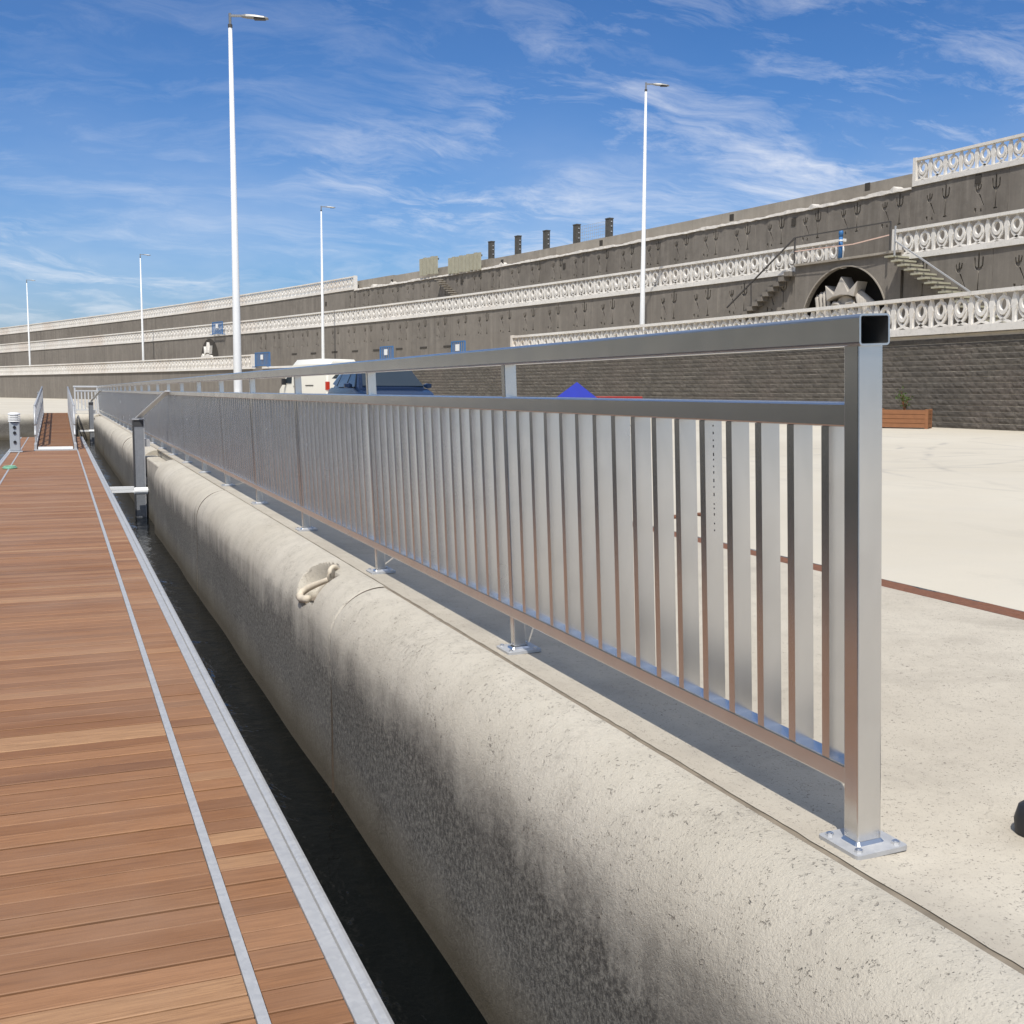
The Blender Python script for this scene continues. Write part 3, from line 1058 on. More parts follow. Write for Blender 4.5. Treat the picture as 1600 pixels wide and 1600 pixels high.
def step_len(k_, y, d):
    """Y reached after going d metres along the curve"""
    _, t, _ = frame(k_, y)
    y2 = y+d*t.y
    _, t2, _ = frame(k_, (y+y2)/2)
    return y+d*t2.y


def ribbon(k_, y0, y1, z0, z1, off0, off1, step=2.5):
    """solid strip following the curve, between offsets off0 (back) and off1 (front)"""
    m_ = MB()
    n = max(2, int((y1-y0)/step))
    rings = []
    for i in range(n+1):
        o, t, nn = frame(k_, y0+(y1-y0)*i/n)
        rings.append([o+nn*off0+Vector((0, 0, z0)), o+nn*off1+Vector((0, 0, z0)), o+nn*off1+Vector((0, 0, z1)), o+nn*off0+Vector((0, 0, z1))])
    m_.ring_loft(rings)
    return m_


YN, YF = 14., 260.
ZT1, ZT2, ZT3 = 2.58, 5.57, 9.07
tag(ribbon(3, YN, YF, ZT1-.3, ZT1-.02, -9., -.25, 4).build('lower_terrace', 'pavement_concrete'), kind='structure')
tag(ribbon(2, YN, YF, ZT2-.3, ZT2-.02, -9., -1.45, 4).build('middle_terrace', 'pavement_concrete'), kind='structure')
tag(ribbon(1, YN, YF, ZT3-.4, ZT3-.02, -9., -.25, 4).build('upper_terrace', 'pavement_concrete'), kind='structure')

sw = thing('sea_wall', 'tall stepped dark concrete sea wall with engraved panels behind the yard', 'sea wall', (0, 0, 0))
# --- lower wall of split-faced blocks
BH, BW = .1525, .40
core = ribbon(3, YN, 78.3, -.1, ZT1-.05, -.6, .007, .8).build('mortar_core', 'bed_mortar', sw)
courses = int(ZT1/BH)
random.seed(21)


def rough_block(seed):
    r_ = random.Random(seed)
    m_ = MB()
    w, h = BW+.001, BH-.020
    nu, nv = 4, 2
    vs = []
    for j in range(nv+1):
        for i in range(nu+1):
            edge = i in (0, nu) or j in (0, nv)
            d = .016+r_.uniform(-.003, .003) if edge else r_.uniform(.018, .034)
            vs.append((-w/2+w*i/nu, d, -h/2+h*j/nv))
    fs = []
    for j in range(nv):
        for i in range(nu):
            a = j*(nu+1)+i
            fs.append((a, a+1, a+nu+2, a+nu+1))
    n = len(vs)
    vs += [(-w/2, -.08, -h/2), (w/2, -.08, -h/2), (w/2, -.08, h/2), (-w/2, -.08, h/2)]
    tl, tr = nv*(nu+1), nv*(nu+1)+nu
    fs.append(tuple([n+3, n+2]+[tr-i for i in range(nu+1)]))
    fs.append(tuple([n+1, n]+[i for i in range(nu+1)]))
    fs.append(tuple([n, n+3]+[j*(nu+1) for j in range(nv, -1, -1)]))
    fs.append(tuple([n+2, n+1]+[j*(nu+1)+nu for j in range(nv+1)]))
    m_.add(vs, fs)
    return m_.mesh('block')


bvar = [rough_block(i) for i in range(8)]
for me in bvar:
    me.materials.append(MAT['split_block'])
blocks = []
for c_ in range(courses):
    y = 18.0+(.2 if c_ % 2 else 0)
    z = (c_+.5)*BH
    while y < 78:
        blocks.append((y, z))
        y = step_len(3, y, BW)
random.shuffle(blocks)
blocks.sort(key=lambda q: 0 if 21.4 < q[0] < 27.0 and q[1] < 2.6 else 1)
mass = MB()
for i, (y, z) in enumerate(blocks):
    o, t, nn = frame(3, y)
    M = Matrix(((t.x, nn.x, 0), (t.y, nn.y, 0), (0, 0, 1))).to_4x4()
    M.translation = o+Vector((0, 0, z))+nn*random.uniform(-.004, .004)
    me = random.choice(bvar)
    if i < 300:
        ob = obj('block', me, None, sw)
        ob.matrix_world = M
    else:
        mass.add([M @ v.co for v in me.vertices], [tuple(p.vertices) for p in me.polygons])
tag(mass.build('block_courses', 'split_block', sw, fix=False), kind='stuff')
ribbon(3, 78.3, YF, 0, ZT1-.04, -.3, .0, 3).build('plain_base', 'wall_concrete', sw)


# --- engraved panels for the two upper walls
def trident(u, v, s=1.):
    """outline of a trident, foot at (u, v)"""
    H = 1.12*s
    w = .018*s
    hw, tw = .165*s, .028*s
    zb, zt = .66*s, .98*s
    p = [(-w, .05), (-w, zb-.07), (-.10*s, zb-.04), (-hw, zb+.08), (-hw-.005, zt-.03), (-hw+.02, zt+.02), (-hw+.055, zt-.03), (-hw+.06, zb+.09), (-.07*s, zb+.035), (-tw, zb+.03),
         (-tw, H-.08), (0, H), (tw, H-.08), (tw, zb+.03), (.07*s, zb+.035), (hw-.06, zb+.09), (hw-.055, zt-.03), (hw-.02, zt+.02), (hw+.005, zt-.03), (hw, zb+.08), (.10*s, zb-.04), (w, zb-.07),
         (w, .05), (.09, .045), (.09, .0), (-.09, .0), (-.09, .045)]
    return [(u+a, v+b2) for a, b2 in p]


def harpoon(u, v, s=1.):
    """fork head with a slanting shaft running down to one side"""
    p = [(.0, .60), (-.06, .64), (-.11, .74), (-.10, .88), (-.07, .90), (-.055, .78), (-.02, .74), (0., .76), (.01, .93), (.045, .93), (.05, .76), (.09, .80), (.115, .92), (.15, .90), (.13, .74), (.08, .66)]
    q = [(.045, .60), (.10, .585), (-.0+.27, .20), (.235, .19)]
    sgn = -1
    return [[(u+sgn*a*s, v+b2*s) for a, b2 in p], [(u+sgn*a*s, v+b2*s) for a, b2 in q],
            [(u+sgn*a, v+b2) for a, b2 in ((-.13, 0), (-.05, 0), (-.05, .16), (-.13, .17))],
            [(u+sgn*a, v+b2) for a, b2 in ((.10, .02), (.22, .0), (.18, .14))]]


def engraved_panel(k_, ya, yb, z0, z1, holes, depth=.05, off=0., mat='wall_concrete', name='wall_panel', arch=None):
    """flat slab with recesses cut right through to the wall behind it"""
    oa, _, _ = frame(k_, ya)
    ob_, _, _ = frame(k_, yb)
    t = (ob_-oa)
    L = t.length
    t.normalize()
    nn = Vector((-t.y, t.x, 0))
    cu = bpy.data.curves.new('tmp', 'CURVE')
    cu.dimensions = '2D'
    cu.fill_mode = 'BOTH'
    cu.extrude = depth/2
    e = .008

    def poly(pts):
        sp = cu.splines.new('POLY')
        sp.points.add(len(pts)-1)
        for q, (a, b2) in zip(sp.points, pts):
            q.co = (a, b2, 0, 1)
        sp.use_cyclic_u = True
    if arch is None:
        poly([(e, z0), (L-e, z0), (L-e, z1), (e, z1)])
    else:
        cu_, cz, rad = arch
        a0 = math.asin((z0-cz)/rad)
        pts = [(e, z0)]
        for i in range(41):
            a = math.pi-a0-(math.pi-2*a0)*i/40
            pts.append((cu_+rad*math.cos(a), cz+rad*math.sin(a)))
        pts += [(L-e, z0), (L-e, z1), (e, z1)]
        poly(pts)
    for h in holes:
        poly(h)
    o = bpy.data.objects.new('tmp', cu)
    COL.objects.link(o)
    dg = bpy.context.evaluated_depsgraph_get()
    me = bpy.data.meshes.new_from_object(o.evaluated_get(dg))
    bpy.data.objects.remove(o)
    M = Matrix(((t.x, 0, nn.x), (t.y, 0, nn.y), (0, 1, 0))).to_4x4()
    M.translation = oa+nn*(off+depth/2)
    me.transform(M)
    me.materials.clear()
    me.name = name
    return obj(name, me, mat, sw)


for k_, z0, z1, first, pitch, off0 in ((2, ZT1-.05, ZT2-.02, 28.75, 2.3, None), (1, ZT2-.05, ZT3-.02, 32.5, 2.3, None)):
    for ya_, yb_ in (((YN, 32.0), (37.2, YF)) if k_ == 2 else ((YN, YF),)):
        ribbon(k_, ya_, yb_, z0-.2, z1-.01, -.6, -.002, 3).build('backing_wall', 'wall_concrete', sw)
    y = first-.55-4.6*(2 if k_ == 2 else 3)
    zf = (4.22 if k_ == 2 else 7.66)
    while y < YF-6:
        y2 = y+4.6
        if k_ == 2 and y < 31.9 < y2:
            y2 = 31.9
        if k_ == 2 and abs(y-31.9) < .01:
            y2 = 37.3
            y = y2
            continue
        holes = []
        oa, _, _ = frame(k_, y)
        if y2 < 95:
            ob_, _, _ = frame(k_, y2)
            L = (ob_-oa).length
            i = math.ceil((y+.25-first)/pitch)
            while True:
                yt = first+pitch*i
                if yt > y2-.3:
                    break
                ut = (yt-y)/(y2-y)*L
                holes.append(trident(ut, zf, 1.12))
                uh = ut+.80/(y2-y)*L
                if uh < L-.4:
                    holes += harpoon(uh, zf-.03, 1.1)
                elif ut-1.45 > .45 and False:
                    pass
                i += 1
        engraved_panel(k_, y, y2, z0, z1, holes)
        y = y2

# dark weep holes in the walls
random.seed(9)
weeps = [(1, 33.3, 8.83), (1, 38.9, 9.42), (1, 47.5, 9.3), (1, 58.4, 9.3), (1, 69., 9.25), (1, 43.2, 8.55), (1, 62, 8.35), (1, 74, 8.4), (1, 95, 8.2), (1, 84, 9.2)]
for k_, yy, zz in weeps:
    o, t, nn = frame(k_, yy)
    M = Matrix(((t.x, nn.x, 0), (t.y, nn.y, 0), (0, 0, 1))).to_4x4()
    M.translation = o+Vector((0, 0, zz))
    m_ = MB()
    m_.box(-.13, .13, .05, .09 if zz < 9 else -.0, -.16, .16, M)
    m_.build('weep_hole', 'recess_dark', sw)

SLOTS = [(86.06, 3.7), (83.04, 3.68), (79.86, 3.69), (76.93, 3.67), (74.04, 3.66), (71.04, 3.66), (68.04, 3.65), (65.27, 3.64)]
for yy, zz in SLOTS:
    o, t, nn = frame(2, yy)
    M = Matrix(((t.x, nn.x, 0), (t.y, nn.y, 0), (0, 0, 1))).to_4x4()
    M.translation = o+Vector((0, 0, zz))
    MB().box(-.42, .42, .03, .081, -.05, .05, M).build('drain_slot', 'recess_dark', sw)

# --- arched portal with the relief
AY0, AY1 = 31.95, 37.25
ARC_Y, ARC_Z, ARC_R = 34.65, 3.41, 2.15
oa, _, _ = frame(2, AY0)
ob_, _, _ = frame(2, AY1)
L = (ob_-oa).length
tA = (ob_-oa).normalized()
nA = Vector((-tA.y, tA.x, 0))
MA = Matrix(((tA.x, nA.x, 0), (tA.y, nA.y, 0), (0, 0, 1))).to_4x4()   # local x along wall (+Y), y outwards, z up
cA = (ARC_Y-AY0)/(AY1-AY0)*L
MA.translation = oa
engraved_panel(2, AY0, AY1, ZT1-.05, 5.80, [], depth=.18, off=-.05, name='portal_front', arch=(cA, ARC_Z, ARC_R))
MB().box(.02, L-.02, -1.45, .24, 5.802, 5.88, MA).build('portal_cap', 'parapet_concrete', sw)
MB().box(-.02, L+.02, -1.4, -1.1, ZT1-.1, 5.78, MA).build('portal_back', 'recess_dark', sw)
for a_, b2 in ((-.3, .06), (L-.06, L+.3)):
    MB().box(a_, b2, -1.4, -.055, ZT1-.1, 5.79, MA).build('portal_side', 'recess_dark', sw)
# rim of the arch
m_ = MB()
rings = []
for i in range(49):
    a = math.pi*(-.02+1.04*i/48)
    c_, s_ = math.cos(a), math.sin(a)
    rings.append([MA @ Vector((cA+r_*c_, y_, ARC_Z+r_*s_)) for r_, y_ in ((ARC_R-.0, .08), (ARC_R+.05, .08), (ARC_R+.05, .155), (ARC_R-.0, .155))])
m_.ring_loft(rings)
m_.build('arch_rim', 'parapet_concrete', sw)
rel = bpy.data.objects.new('arch_relief', None)
COL.objects.link(rel)
rel.parent = sw


def RL(u, d, z):
    """point of the relief: u to the viewer's right of the arch centre"""
    return MA @ Vector((cA-u+.28, d+.24, ARC_Z+z))


m_ = MB()
crown = [(-.80, 1.56), (-.70, .98), (-.4, 1.10), (0, 1.15), (.4, 1.12), (.66, 1.05), (.84, 1.60), (.38, 1.24), (.02, 1.83), (-.36, 1.20)]
m_.prism(crown, lambda u, v, d: RL(u, d, v), -.75, -.22)
m_.build('crown', 'relief_stone', rel, bevel=.02)
m_ = MB()
face = []
for i in range(28):
    a = 2*math.pi*i/28
    face.append((.74*math.cos(a), .10+1.05*math.sin(a)))
m_.prism(face, lambda u, v, d: RL(u, d, v), -.9, -.45)
m_.build('face', 'relief_stone', rel, bevel=.06)
for s in (-1, 1):
    m_ = MB()
    m_.tube([RL(s*.34+.15*math.cos(2*math.pi*i/14), -.43, .62+.11*math.sin(2*math.pi*i/14)) for i in range(14)], .05, 6, closed=True)
    m_.build('eye', 'relief_stone', rel, True)
    m_ = MB()
    m_.tube([RL(s*.06, -.45, .58), RL(s*.22, -.38, .84), RL(s*.45, -.38, .88), RL(s*.66, -.43, .68)], .075, 6)
    m_.build('brow', 'relief_stone', rel, True)
m_ = MB()
m_.prism([(-.12, .2), (.12, .2), (.07, .8), (-.07, .8)], lambda u, v, d: RL(u, d, v), -.5, -.28)
m_.build('nose', 'relief_stone', rel, bevel=.03)
for i in range(4):
    m_ = MB()
    u0 = -1.30+i*.19
    zt = 1.22+(.02, .10, .12, .14)[i]
    m_.tube([RL(u0+.06*(i == 0), -.5, -.3), RL(u0+.02, -.4, .5), RL(u0, -.34, zt-.12), RL(u0, -.38, zt)], [.12, .108, .102, .07], 8)
    m_.build('finger', 'relief_stone', rel, True)
for i in range(6):
    m_ = MB()
    u0 = .72+.11*i
    m_.tube([RL(.58+.05*i, -.5, 1.30-.02*i), RL(u0, -.45-.02*i, 1.05-.05*i), RL(u0+.18, -.5, .5-.1*i), RL(u0+.1, -.5, -.3)], [.06, .13, .15, .12], 7)
    m_.build('hair_lock', 'relief_stone', rel, True)

# far arch with the same kind of relief
oF, tF, nF = frame(2, 101.1)
MF = Matrix(((tF.x, nF.x, 0), (tF.y, nF.y, 0), (0, 0, 1))).to_4x4()
MF.translation = oF+nF*.09
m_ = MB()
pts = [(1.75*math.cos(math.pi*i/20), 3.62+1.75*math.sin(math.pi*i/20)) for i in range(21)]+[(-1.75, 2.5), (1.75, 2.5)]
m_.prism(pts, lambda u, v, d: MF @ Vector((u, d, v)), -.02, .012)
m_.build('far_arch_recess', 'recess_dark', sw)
m_ = MB()
m_.prism([(-(u*.8), (v-1.05)*1.3+4.05) for u, v in crown], lambda u, v, d: MF @ Vector((u, d, v)), .015, .25)
m_.prism([(-1.3, 2.5), (1.45, 2.5), (1.5, 3.7), (1.1, 4.1), (.8, 3.9), (0, 4.1), (-.7, 3.9), (-1.1, 3.3)], lambda u, v, d: MF @ Vector((u, d, v)), .015, .2)
m_.build('far_arch_relief', 'cast_stone', sw)

# --- stairs beside the portal
st = bpy.data.objects.new('stair_flight', None); COL.objects.link(st); st.parent = sw
n_st = 18
for i in range(n_st):
    z = 5.62-i*.172
    y = AY0-.02-i*.30
    if z < 2.7:
        break
    o, t, nn = frame(2, y-.15)
    M = Matrix(((t.x, nn.x, 0), (t.y, nn.y, 0), (0, 0, 1))).to_4x4()
    M.translation = o+Vector((0, 0, z))
    MB().box(-.17, .17, .09, .95, -.06, .0, M).build('tread', 'board_cream', st)
    MB().box(-.15, .15, .09, .80, -.172, -.062, M).build('riser_block', 'wall_concrete', st)
st2 = bpy.data.objects.new('stair_flight', None); COL.objects.link(st2); st2.parent = sw
for i in range(n_st):
    z = 5.62-i*.172
    y = AY1+.02+i*.30
    if z < 2.7:
        break
    o, t, nn = frame(2, y+.15)
    M = Matrix(((t.x, nn.x, 0), (t.y, nn.y, 0), (0, 0, 1))).to_4x4()
    M.translation = o+Vector((0, 0, z))
    MB().box(-.15, .15, .09, .42, -.172, .0, M).build('step', 'wall_concrete', st2)
# upper faint flight on the top wall
st3 = bpy.data.objects.new('stair_flight', None); COL.objects.link(st3); st3.parent = sw
for i in range(16):
    y = 76.6-i*.30
    z = 8.75-i*.172
    o, t, nn = frame(1, y)
    M = Matrix(((t.x, nn.x, 0), (t.y, nn.y, 0), (0, 0, 1))).to_4x4()
    M.translation = o+Vector((0, 0, z))
    MB().box(-.17, .17, .08, .6, -.05, 0, M).build('tread', 'parapet_concrete', st3)

# --- parapet and ragged ledge of the top terrace
for i, (a, b_) in enumerate(((36.45, 42.6), (42.63, 48.8), (48.83, 56.2), (56.23, 63.6), (63.63, 71.), (71.03, 78.2), (78.23, 84.6), (84.63, 91.))):
    ribbon(1, a, b_, ZT3-.03, 9.68+.04*(i > 4)+.05*(i > 6), -.75, -.45, 1.5).build('parapet', 'parapet_concrete', sw)
random.seed(31)
m_ = MB()
rings = []
n = 240
for i in range(n+1):
    y = 36.5+(90-36.5)*i/n
    o, t, nn = frame(1, y)
    h = .05+.04*math.sin(y*1.7)*math.sin(y*.53)+random.uniform(0, .05)
    if random.random() < .03:
        h += .12
    f_ = .14+random.uniform(-.03, .03)
    rings.append([o+nn*-.3+Vector((0, 0, ZT3-.13)), o+nn*f_+Vector((0, 0, ZT3-.13+random.uniform(-.02, .02))), o+nn*(f_-.03)+Vector((0, 0, ZT3-.08+h)), o+nn*-.3+Vector((0, 0, ZT3-.06+h))])
m_.ring_loft(rings)
m_.build('broken_ledge', 'rough_mortar', sw)
ribbon(3, 51.6, 84.5, ZT1-.04, ZT1+.10, -.4, .10, 2).build('bare_coping', 'cast_stone', sw)


# ------------------------------------------------------------------ balustrades
MP = .735     # pitch of the pattern


def motif_mesh():
    m_ = MB()
    d0, d1 = -.05, .05
    P3 = lambda u, v, d: Vector((u, d, v))

    def band(inner, outer, a=d0, b2=d1):
        n = len(inner)
        vs = [P3(u, v, a) for u, v in outer]+[P3(u, v, a) for u, v in inner]+[P3(u, v, b2) for u, v in outer]+[P3(u, v, b2) for u, v in inner]
        fs = []
        for j in range(n):
            k2 = (j+1) % n
            fs += [(j, k2, n+k2, n+j), (2*n+j, 3*n+j, 3*n+k2, 2*n+k2), (j, 2*n+j, 2*n+k2, k2), (n+j, n+k2, 3*n+k2, 3*n+j)]
        m_.add(vs, fs)
    N_ = 18
    cz = .47
    out_, in_ = [], []
    for i in range(N_):
        a = 2*math.pi*i/N_
        s_, c_ = math.sin(a), math.cos(a)
        out_.append((.205*c_*(1-.12*max(0, -s_)), cz+.245*s_))
        in_.append((.122*c_, cz+.02+.155*s_))
    band(in_, out_)
    # finial
    m_.prism([(-.045, .70), (.045, .70), (.022, .80), (-.022, .80)], P3, d0*.7, d1*.7)
    # strands that cross below the ring
    for s in (-1, 1):
        m_.prism([(s*.20, .46), (s*.175, .33), (s*.06, .175), (-s*.10, .10), (-s*.33, .04), (-s*.33, -.02), (-s*.12, .03), (s*.06, .085), (s*.19, .22), (s*.255, .40)], P3, d0*.6, d1*.6)
    me = m_.mesh('ring_ornament')
    me.materials.append(MAT['cast_stone'])
    return me


def spindle_mesh():
    m_ = MB()
    prof = [(.052, 0.), (.042, .18), (.062, .34), (.098, .47), (.088, .56), (.022, .775), (.0, .80)]
    poly = prof+[(-u, v) for u, v in reversed(prof[:-1])]
    m_.prism(poly, lambda u, v, d: Vector((u, d, v)), -.05, .05)
    me = m_.mesh('spindle')
    me.materials.append(MAT['cast_stone'])
    return me


MO, SPD = motif_mesh(), spindle_mesh()


def balustrade(k_, y0, y1, zb, label, near=70., end_posts=(True, False)):
    b_ = thing('balustrade', label, 'balustrade', (0, 0, 0), 'pierced balustrades of the sea wall')
    ribbon(k_, y0, y1, zb-.03, zb+.155, -.16, .12, 1.2).build('plinth', 'cast_stone', b_)
    ribbon(k_, y0, y1, zb+.935, zb+1.035, -.11, .11, 1.2).build('coping', 'cast_stone', b_)
    mass = MB()
    y = y0+.12
    i = 0
    while y < y1-.1:
        o, t, nn = frame(k_, y)
        M = Matrix(((t.x, nn.x, 0), (t.y, nn.y, 0), (0, 0, 1))).to_4x4()
        M.translation = o+Vector((0, 0, zb+.14))
        me, nm = (SPD, 'spindle') if i % 2 == 0 else (MO, 'ring_ornament')
        if y < near:
            ob2 = obj(nm, me, None, b_)
            ob2.matrix_world = M
        else:
            mass.add([M @ v.co for v in me.vertices], [tuple(p.vertices) for p in me.polygons])
        i += 1
        y = step_len(k_, y, MP/2)
    if mass.v:
        tag(mass.build('far_ornaments', 'cast_stone', b_, fix=False), kind='stuff')
    for yy, on in ((y0, end_posts[0]), (y1, end_posts[1])):
        if on:
            ribbon(k_, yy-.08, yy+.08, zb-.035, zb+1.06, -.165, .125, .1).build('end_post', 'cast_stone', b_)
    return b_


balustrade(3, 17.5, 51.2, ZT1, 'white pierced balustrade on top of the block wall at right', end_posts=(False, True))
balustrade(3, 86.3, 235, ZT1, 'lowest pale balustrade stretching away at far left', end_posts=(True, False))
balustrade(2, 22.5, 32.35, ZT2, 'middle-level white balustrade right of the arch stairs', end_posts=(False, True))
balustrade(2, 34.85, 240, ZT2, 'long middle-level balustrade running left from the arch', end_posts=(False, False))
balustrade(1, 26., 36.35, ZT3, 'topmost white balustrade against the sky at right', end_posts=(False, True))
balustrade(1, 90., 250, ZT3, 'topmost balustrade against the sky at far left', end_posts=(True, False))

# ------------------------------------------------------------------ things on the terraces
pt = thing('platform_rail', 'thin dark metal handrail with warning tape above the arch', 'handrail', (0, 0, 0))


def AP(u, d, z):
    return MA @ Vector((u, d, z))


for u in (.25, L-.3):
    MB().bar(AP(u, .45, 5.88), AP(u, .45, 6.85), .05).build('post', 'steel_dark', pt)
MB().bar(AP(.25, .45, 6.85), AP(L-.3, .45, 6.85), .045).build('rail', 'steel_dark', pt)
MB().bar(AP(L-.3, .45, 6.85), AP(L+3.7, .45, 4.45), .05).build('stair_rail', 'steel_dark', pt)
MB().bar(AP(L+2.2, .42, 4.5), AP(L+2.2, .45, 5.3), .04).build('post', 'steel_dark', pt)
MB().bar(AP(-.35, .85, 6.1), AP(-4.2, .85, 3.75), .045).build('stair_rail', 'galvanised_steel', pt)
MB().bar(AP(-.35, .85, 5.6), AP(-.35, .85, 6.6), .045).build('post', 'galvanised_steel', pt)
MB().bar(AP(.25, .46, 6.40), AP(2.0, .47, 6.27), .012, .04).build('tape', 'tape', pt)
MB().bar(AP(2.0, .47, 6.27), AP(L-.3, .46, 6.33), .012, .035).build('tape', 'tape', pt)
bp = thing('bollard_light', 'upright blue and white column standing on the arch platform', 'column', AP(cA+.15, .2, 5.88))
m_ = MB(); m_.tube([(0, 0, 0), (0, 0, .78)], [.08, .07], 12); m_.build('stem', 'blue_plastic', bp, True)
m_ = MB(); m_.tube([(0, 0, .78), (0, 0, .95), (0, 0, 1.02)], [.08, .085, .04], 12); m_.build('head', 'blue_plastic', bp, True)
m_ = MB(); m_.tube([(0, 0, .60), (0, 0, .66)], .078, 12); m_.build('white_band', 'white_plastic', bp, True)


def barrier(k_, y, z, off, w, label, rot=0.):
    o, t, nn = frame(k_, y)
    g = thing('barrier', label, 'barrier', o+nn*off+Vector((0, 0, z)), 'blue barriers on the sea wall', math.atan2(t.y, t.x)+rot)
    h = 1.05
    for s in (-w/2, w/2):
        MB().bar((s, 0, 0.0), (s, 0, h), .06).build('upright', 'blue_plastic', g)
        MB().box(s-.04, s+.04, -.25, .25, 0, .05).build('foot', 'blue_plastic', g)
    for zz in (.12, h):
        MB().bar((-w/2, 0, zz), (w/2, 0, zz), .06).build('rail', 'blue_plastic', g)
    n = int(w/.22)
    for i in range(1, n):
        MB().bar((-w/2+w*i/n, 0, .1), (-w/2+w*i/n, 0, h), .07, .03).build('slat', 'blue_plastic', g)
    MB().box(-.22, .22, .05, .062, .55, .90).build('sign', 'white_plastic', g)
    return g


barrier(3, 84.6, ZT1+.08, .0, 2.6, 'wide blue slatted barrier at the broken end of the lowest balustrade')
barrier(3, 66.8, ZT1-.02, -.55, 1.7, 'blue barrier on the lower terrace behind the dark car')
barrier(3, 58.0, ZT1-.02, -.55, 1.5, 'blue barrier on the lower terrace right of the dark car')
barrier(2, 98.9, ZT2+.05, .35, 2.0, 'blue barrier hung on the middle balustrade by the far arch')

# dark posts and boards on the top parapet
for i, (y, zb, h) in enumerate(((71.3, 9.70, 1.1), (68.1, 9.70, 1.1), (64.9, 9.68, 1.08), (61.7, 9.68, 1.05), (58.5, 9.68, 1.0))):
    o, t, nn = frame(1, y)
    nm = ('leftmost', 'second from the left', 'middle', 'second from the right', 'rightmost')[i]
    g = thing('parapet_post', 'square dark post on the top parapet, %s of the five' % nm, 'post', o-nn*.6+Vector((0, 0, zb)), 'dark posts on the parapet', math.atan2(t.y, t.x))
    MB().box(-.20, .20, -.13, .13, -.02, h).build('shaft', 'post_dark', g)
    MB().box(-.22, .22, -.15, .15, h, h+.06).build('cap', 'post_dark', g)
    for zz in (.3, .6, .85):
        MB().box(-.235, -.2005, -.04, .04, zz-.03, zz+.03).build('bracket', 'galvanised_steel', g)
o1, t1, n1 = frame(1, 58.9)
o2, _, _ = frame(1, 61.3)
mesh_p = thing('wire_mesh', 'see-through wire mesh between the two rightmost parapet posts', 'mesh panel', o1-n1*.6+Vector((0, 0, 9.72)))
dd = (o2-o1)
for i in range(13):
    MB().bar(dd*(i/12), dd*(i/12)+Vector((0, 0, .9)), .012).build('wire', 'galvanised_steel', mesh_p)
for i in range(6):
    MB().bar(Vector((0, 0, .9*i/5)), dd+Vector((0, 0, .9*i/5)), .012).build('wire', 'galvanised_steel', mesh_p)
for ya, yb, zb, zt, lab in ((77.0, 79.6, 9.2, 10.42, 'narrow screen of upright cream boards on the top wall, left one'), (71.3, 75.6, 8.98, 10.1, 'wide screen of upright cream boards on the top wall, right one')):
    g = thing('board_screen', lab, 'screen', (0, 0, 0), 'board screens on the top wall')
    n = 5 if ya > 76 else 9
    for i in range(n):
        y0 = ya+(yb-ya)*i/n
        y1 = ya+(yb-ya)*(i+1)/n
        ribbon(1, y0+.07, y1-.07, zb+.03*(i % 3), zt+.04*(i % 2), .14, .24, .2).build('board', 'board_cream', g)
    for zz in (zb+.2, zt-.2):
        ribbon(1, ya, yb, zz-.06, zz+.06, .10, .138, 1.).build('rail', 'post_dark', g)


# ------------------------------------------------------------------ street lamps
def lamp_post(loc, H, label, rz):
    g = thing('street_lamp', label, 'street lamp', loc, 'white lamp posts of the harbour', rz)
    m_ = MB()
    m_.tube([(0, 0, 0), (0, 0, .02), (0, 0, 1.2), (0, 0, H-.35)], [.115, .115, .108, .048], 16)
    m_.build('pole', 'lamp_paint', g, True)
    MB().box(-.2, .2, -.2, .2, -.01, .025).build('base_plate', 'lamp_paint', g)
    m_ = MB(); m_.tube([(0, 0, H-.35), (0, 0, H-.27)], .056, 12); m_.build('collar', 'steel_dark', g)
    m_ = MB(); m_.tube([(0, 0, H-.27), (0, 0, H)], [.034, .036], 10); m_.build('spigot', 'lamp_metal', g)
    a = obj('arm', MB().bar((.0, 0, H-.06), (.32, 0, H-.055), .05).mesh('arm'), 'lamp_metal', g)
    m_ = MB()
    rings = []
    for x, w, z0, z1 in ((.28, .04, -.085, -.035), (.40, .09, -.095, -.025), (.62, .12, -.105, -.04), (.86, .11, -.12, -.07), (.96, .07, -.12, -.095)):
        rings.append([(x, -w, H+z0), (x, w, H+z0), (x, w*.8, H+z1), (x, -w*.8, H+z1)])
    m_.ring_loft(rings)
    hd = m_.build('lamp_head', 'lamp_metal', g, bevel=.01)
    MB().box(.60, .88, -.09, .09, H-.135, H-.1212).build('led_panel', 'black_plastic', hd)
    m_ = MB(); m_.box(-.06, .06, -.118, -.095, .5, .95); m_.build('access_door', 'lamp_paint', g)
    return g


FRZ = -math.radians(18)
lamp_post((4.38, 30.2, 0), 10.42, 'tallest white lamp post standing on the quay by the railing', FRZ)
lamp_post((22.77, 42.22, ZT1-.03), 10.97, 'white lamp post on the lower terrace at right of the picture', FRZ)
lamp_post((17.02, 77.39, ZT1-.03), 10.85, 'white lamp post on the lower terrace behind the white van', FRZ)
lamp_post((7.5, 111.07, ZT1-.03), 10.87, 'thin distant white lamp post left of the tallest one', FRZ)
lamp_post((-2.81, 139.49, ZT1-.03), 10.66, 'farthest and smallest white lamp post at far left', FRZ)


